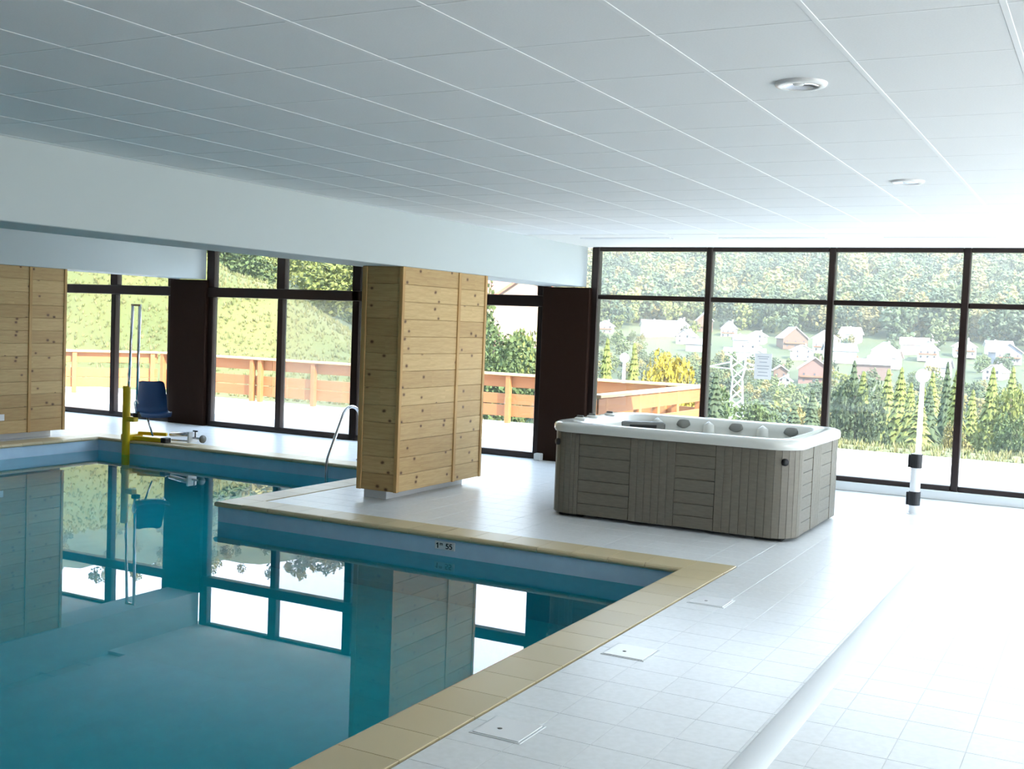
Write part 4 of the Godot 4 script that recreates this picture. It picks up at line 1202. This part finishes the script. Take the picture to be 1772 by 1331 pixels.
# ------------------------------------------------------------------ village
func house(label: String, p: Vector3, turn: float, w: float, l: float, wh: float, rh: float, wall: Color, roof: Color, nwin := 3):
	cache.houses.append(p)
	var o := thing("village_house", label, "house", p + Vector3(0, -0.6, 0), turn)
	if p.z < -250.0: o.scale = Vector3.ONE * 0.7
	var wm := mat(wall, 0.85)
	var rm := mat(roof, 0.8)
	var st := start()
	var H := wh + 0.6
	var pent := [Vector2(-w / 2, 0), Vector2(w / 2, 0), Vector2(w / 2, H), Vector2(0, H + rh), Vector2(-w / 2, H)]
	var c := Vector3(0, H / 2, 0)
	for s in [-1, 1]:
		var pts := []
		for q in pent: pts.append(Vector3(q.x, q.y, s * l / 2))
		face(st, pts, c)
		face(st, [Vector3(s * w / 2, 0, -l / 2), Vector3(s * w / 2, 0, l / 2), Vector3(s * w / 2, H, l / 2), Vector3(s * w / 2, H, -l / 2)], c)
	part(o, "walls", done(st), wm)
	var ov := 0.9
	var slope := Vector2(w / 2, -rh).normalized()
	for s in [-1, 1]:
		var len := Vector2(w / 2, rh).length() + ov
		var b := Basis(Vector3.BACK, -s * atan2(rh, w / 2))
		var mid := Vector3(s * slope.x * len / 2, H + rh + slope.y * len / 2 + 0.1, 0)
		part(o, "roof_slope", cbox(Vector3(len, 0.3, l + 2 * ov), 0.02), rm, Transform3D(b, mid))
	pbox(o, "chimney", Vector3(w * 0.15, H + rh * 0.4, -l * 0.15), Vector3(w * 0.15 + 0.8, H + rh + 0.8, -l * 0.15 + 0.8), wm, 0.02)
	for fl in 2:
		for k in nwin:
			var x := w * ((k + 0.5) / nwin - 0.5)
			var wn := pbox(o, "window", Vector3(x - 0.5, 1.4 + fl * 2.6, l / 2), Vector3(x + 0.5, 2.7 + fl * 2.6, l / 2 + 0.08), cache.shutter, 0.01)
			pbox(wn, "glass", Vector3(-0.38, -0.5, 0.02), Vector3(0.38, 0.5, 0.06), cache.pane, 0.0)
	if nwin > 2: pbox(o, "balcony", Vector3(-w * 0.45, 3.3, l / 2), Vector3(w * 0.45, 4.1, l / 2 + 1.0), cache.timber, 0.03)

func near_house(x: float, z: float, r: float) -> bool:
	for h in cache.houses:
		if Vector2(h.x - x, h.z - z).length() < r: return true
	return false

func build_village():
	cache.houses = []
	cache.shutter = mat(Color(0.42, 0.30, 0.24), 0.8)
	cache.pane = mat(Color(0.25, 0.28, 0.32), 0.15)
	cache.timber = mat(Color(0.42, 0.30, 0.22), 0.8)
	var W := Color(0.78, 0.77, 0.75)
	var T := Color(0.38, 0.30, 0.26)
	var S := Color(0.74, 0.75, 0.78)
	var G := Color(0.45, 0.45, 0.50)
	house("long white lodge with grey roof above the golden birch", Vector3(-173.2, -0.9, -457.2), 0.55 + PI / 2, 11, 21, 6.5, 3.5, W, S)
	house("white chalet at the left end of the long lodge", Vector3(-196, -0.6, -452), 0.3, 10, 10, 5, 3.2, W, S)
	house("steep gabled chalet beside the second window post", Vector3(-164.5, 2.3, -491.2), 0.4, 10, 12, 7, 5, T, S)
	house("second gabled chalet just right of the second window post", Vector3(-149, -0.3, -479), 0.2, 9, 11, 6, 4.5, W, G)
	house("long low white hall behind the lattice mast", Vector3(-119.6, -7.8, -404.7), 0.3 + PI / 2, 10, 20, 4.5, 1.6, W, S, 2)
	house("large brown chalet with broad pale roof right of the notice", Vector3(-114.5, -3.3, -452.2), 0.5, 14, 16, 6, 6, T, S)
	house("white house adjoining the large brown chalet", Vector3(-98.5, -4.2, -440), 0.1, 12, 12, 8, 4, W, S)
	house("red gabled house lowest in the village left of the third post", Vector3(-81.1, -12.5, -349.4), 0.25, 13.5, 14, 6.5, 4.8, Color(0.42, 0.32, 0.30), S)
	house("brown apartment block behind the third window post", Vector3(-67.5, -11.4, -371), 0.15 + PI / 2, 12, 15, 7.5, 2.0, Color(0.40, 0.33, 0.31), S, 4)
	house("pale blue-roofed house above the brown apartment block", Vector3(-87.5, -7.0, -414), 0.4 + PI / 2, 11, 15, 6, 3.5, W, Color(0.48, 0.52, 0.62))
	house("tiny brown chalet below the large brown chalet", Vector3(-94.3, -11.7, -359.7), 0.3, 6, 7, 3.5, 2, T, S, 2)
	house("tiny white house below the tiny brown chalet", Vector3(-84.5, -13.8, -327.7), 0.2, 5.5, 6, 3.5, 2, W, S, 2)
	house("first white house right of the third window post", Vector3(-74.5, -6.4, -430.0), 0.3, 11, 12, 6, 4, W, S)
	house("white house with pinkish roof in the middle of the row", Vector3(-68.5, -3.6, -458), 0.2 + PI / 2, 10, 14, 5.5, 3.5, W, Color(0.70, 0.60, 0.60))
	house("white chalet above the right globe lamp", Vector3(-60.5, -5.2, -438), 0.1, 10, 12, 5.5, 4.5, W, G)
	house("small chalet alone on the pale green field", Vector3(-67.3, 1.2, -503.3), 0.1, 8, 9, 3.5, 2.5, W, S, 2)
	house("house left of the last window post", Vector3(-50.5, -3.6, -459), 0.2, 11, 12, 5.5, 3.8, W, Color(0.66, 0.58, 0.60))
	house("low house right of the last window post", Vector3(-40.0, -2.2, -476), 0.3 + PI / 2, 8, 13, 4.5, 2.5, W, S, 2)
	house("chalet with slate gable at the right edge of the windows", Vector3(-35.1, -5.3, -444.9), 0.35, 13, 14, 6, 4.5, Color(0.42, 0.43, 0.47), S)
	house("small house high on the hillside beside the first window post", Vector3(-234.9, 12.7, -550.1), 0.4, 9, 10, 4.5, 3, W, G, 2)
	house("another small house high on the hillside above the lodge", Vector3(-222, 12.8, -552), 0.2, 9, 10, 4.5, 3, W, G, 2)
	var spots := []
	for i in 200:
		var u := rng.randf_range(-0.36, -0.03)
		var d := rng.randf_range(385, 490)
		if spots.size() >= 14 or near_house(u * d, -d, 15.0): continue
		spots.append(u)
		house("small white house crowded among others in the far village", Vector3(u * d, ground(u * d, -d), -d), rng.randf_range(-0.3, 0.5) + (PI / 2 if i % 2 else 0.0), rng.randf_range(8, 11), rng.randf_range(9, 13), rng.randf_range(4, 6), rng.randf_range(2.5, 4), W, [S, G, Color(0.62, 0.55, 0.55)][i % 3], 2)
		get_child(-1).set_meta("group", "small houses of the far village")
	house("orange tile-roofed chalet seen above the balustrade beside the near column", Vector3(-66.0, -7.0, -120.0), 0.9, 13, 16, 10.5, 4.5, Color(0.55, 0.47, 0.42), Color(0.60, 0.34, 0.27))
	house("white chalet farther down seen beside the dark pillar panel", Vector3(-96, -8.0, -180.0), 0.6, 11, 13, 10, 4, W, Color(0.80, 0.66, 0.62))
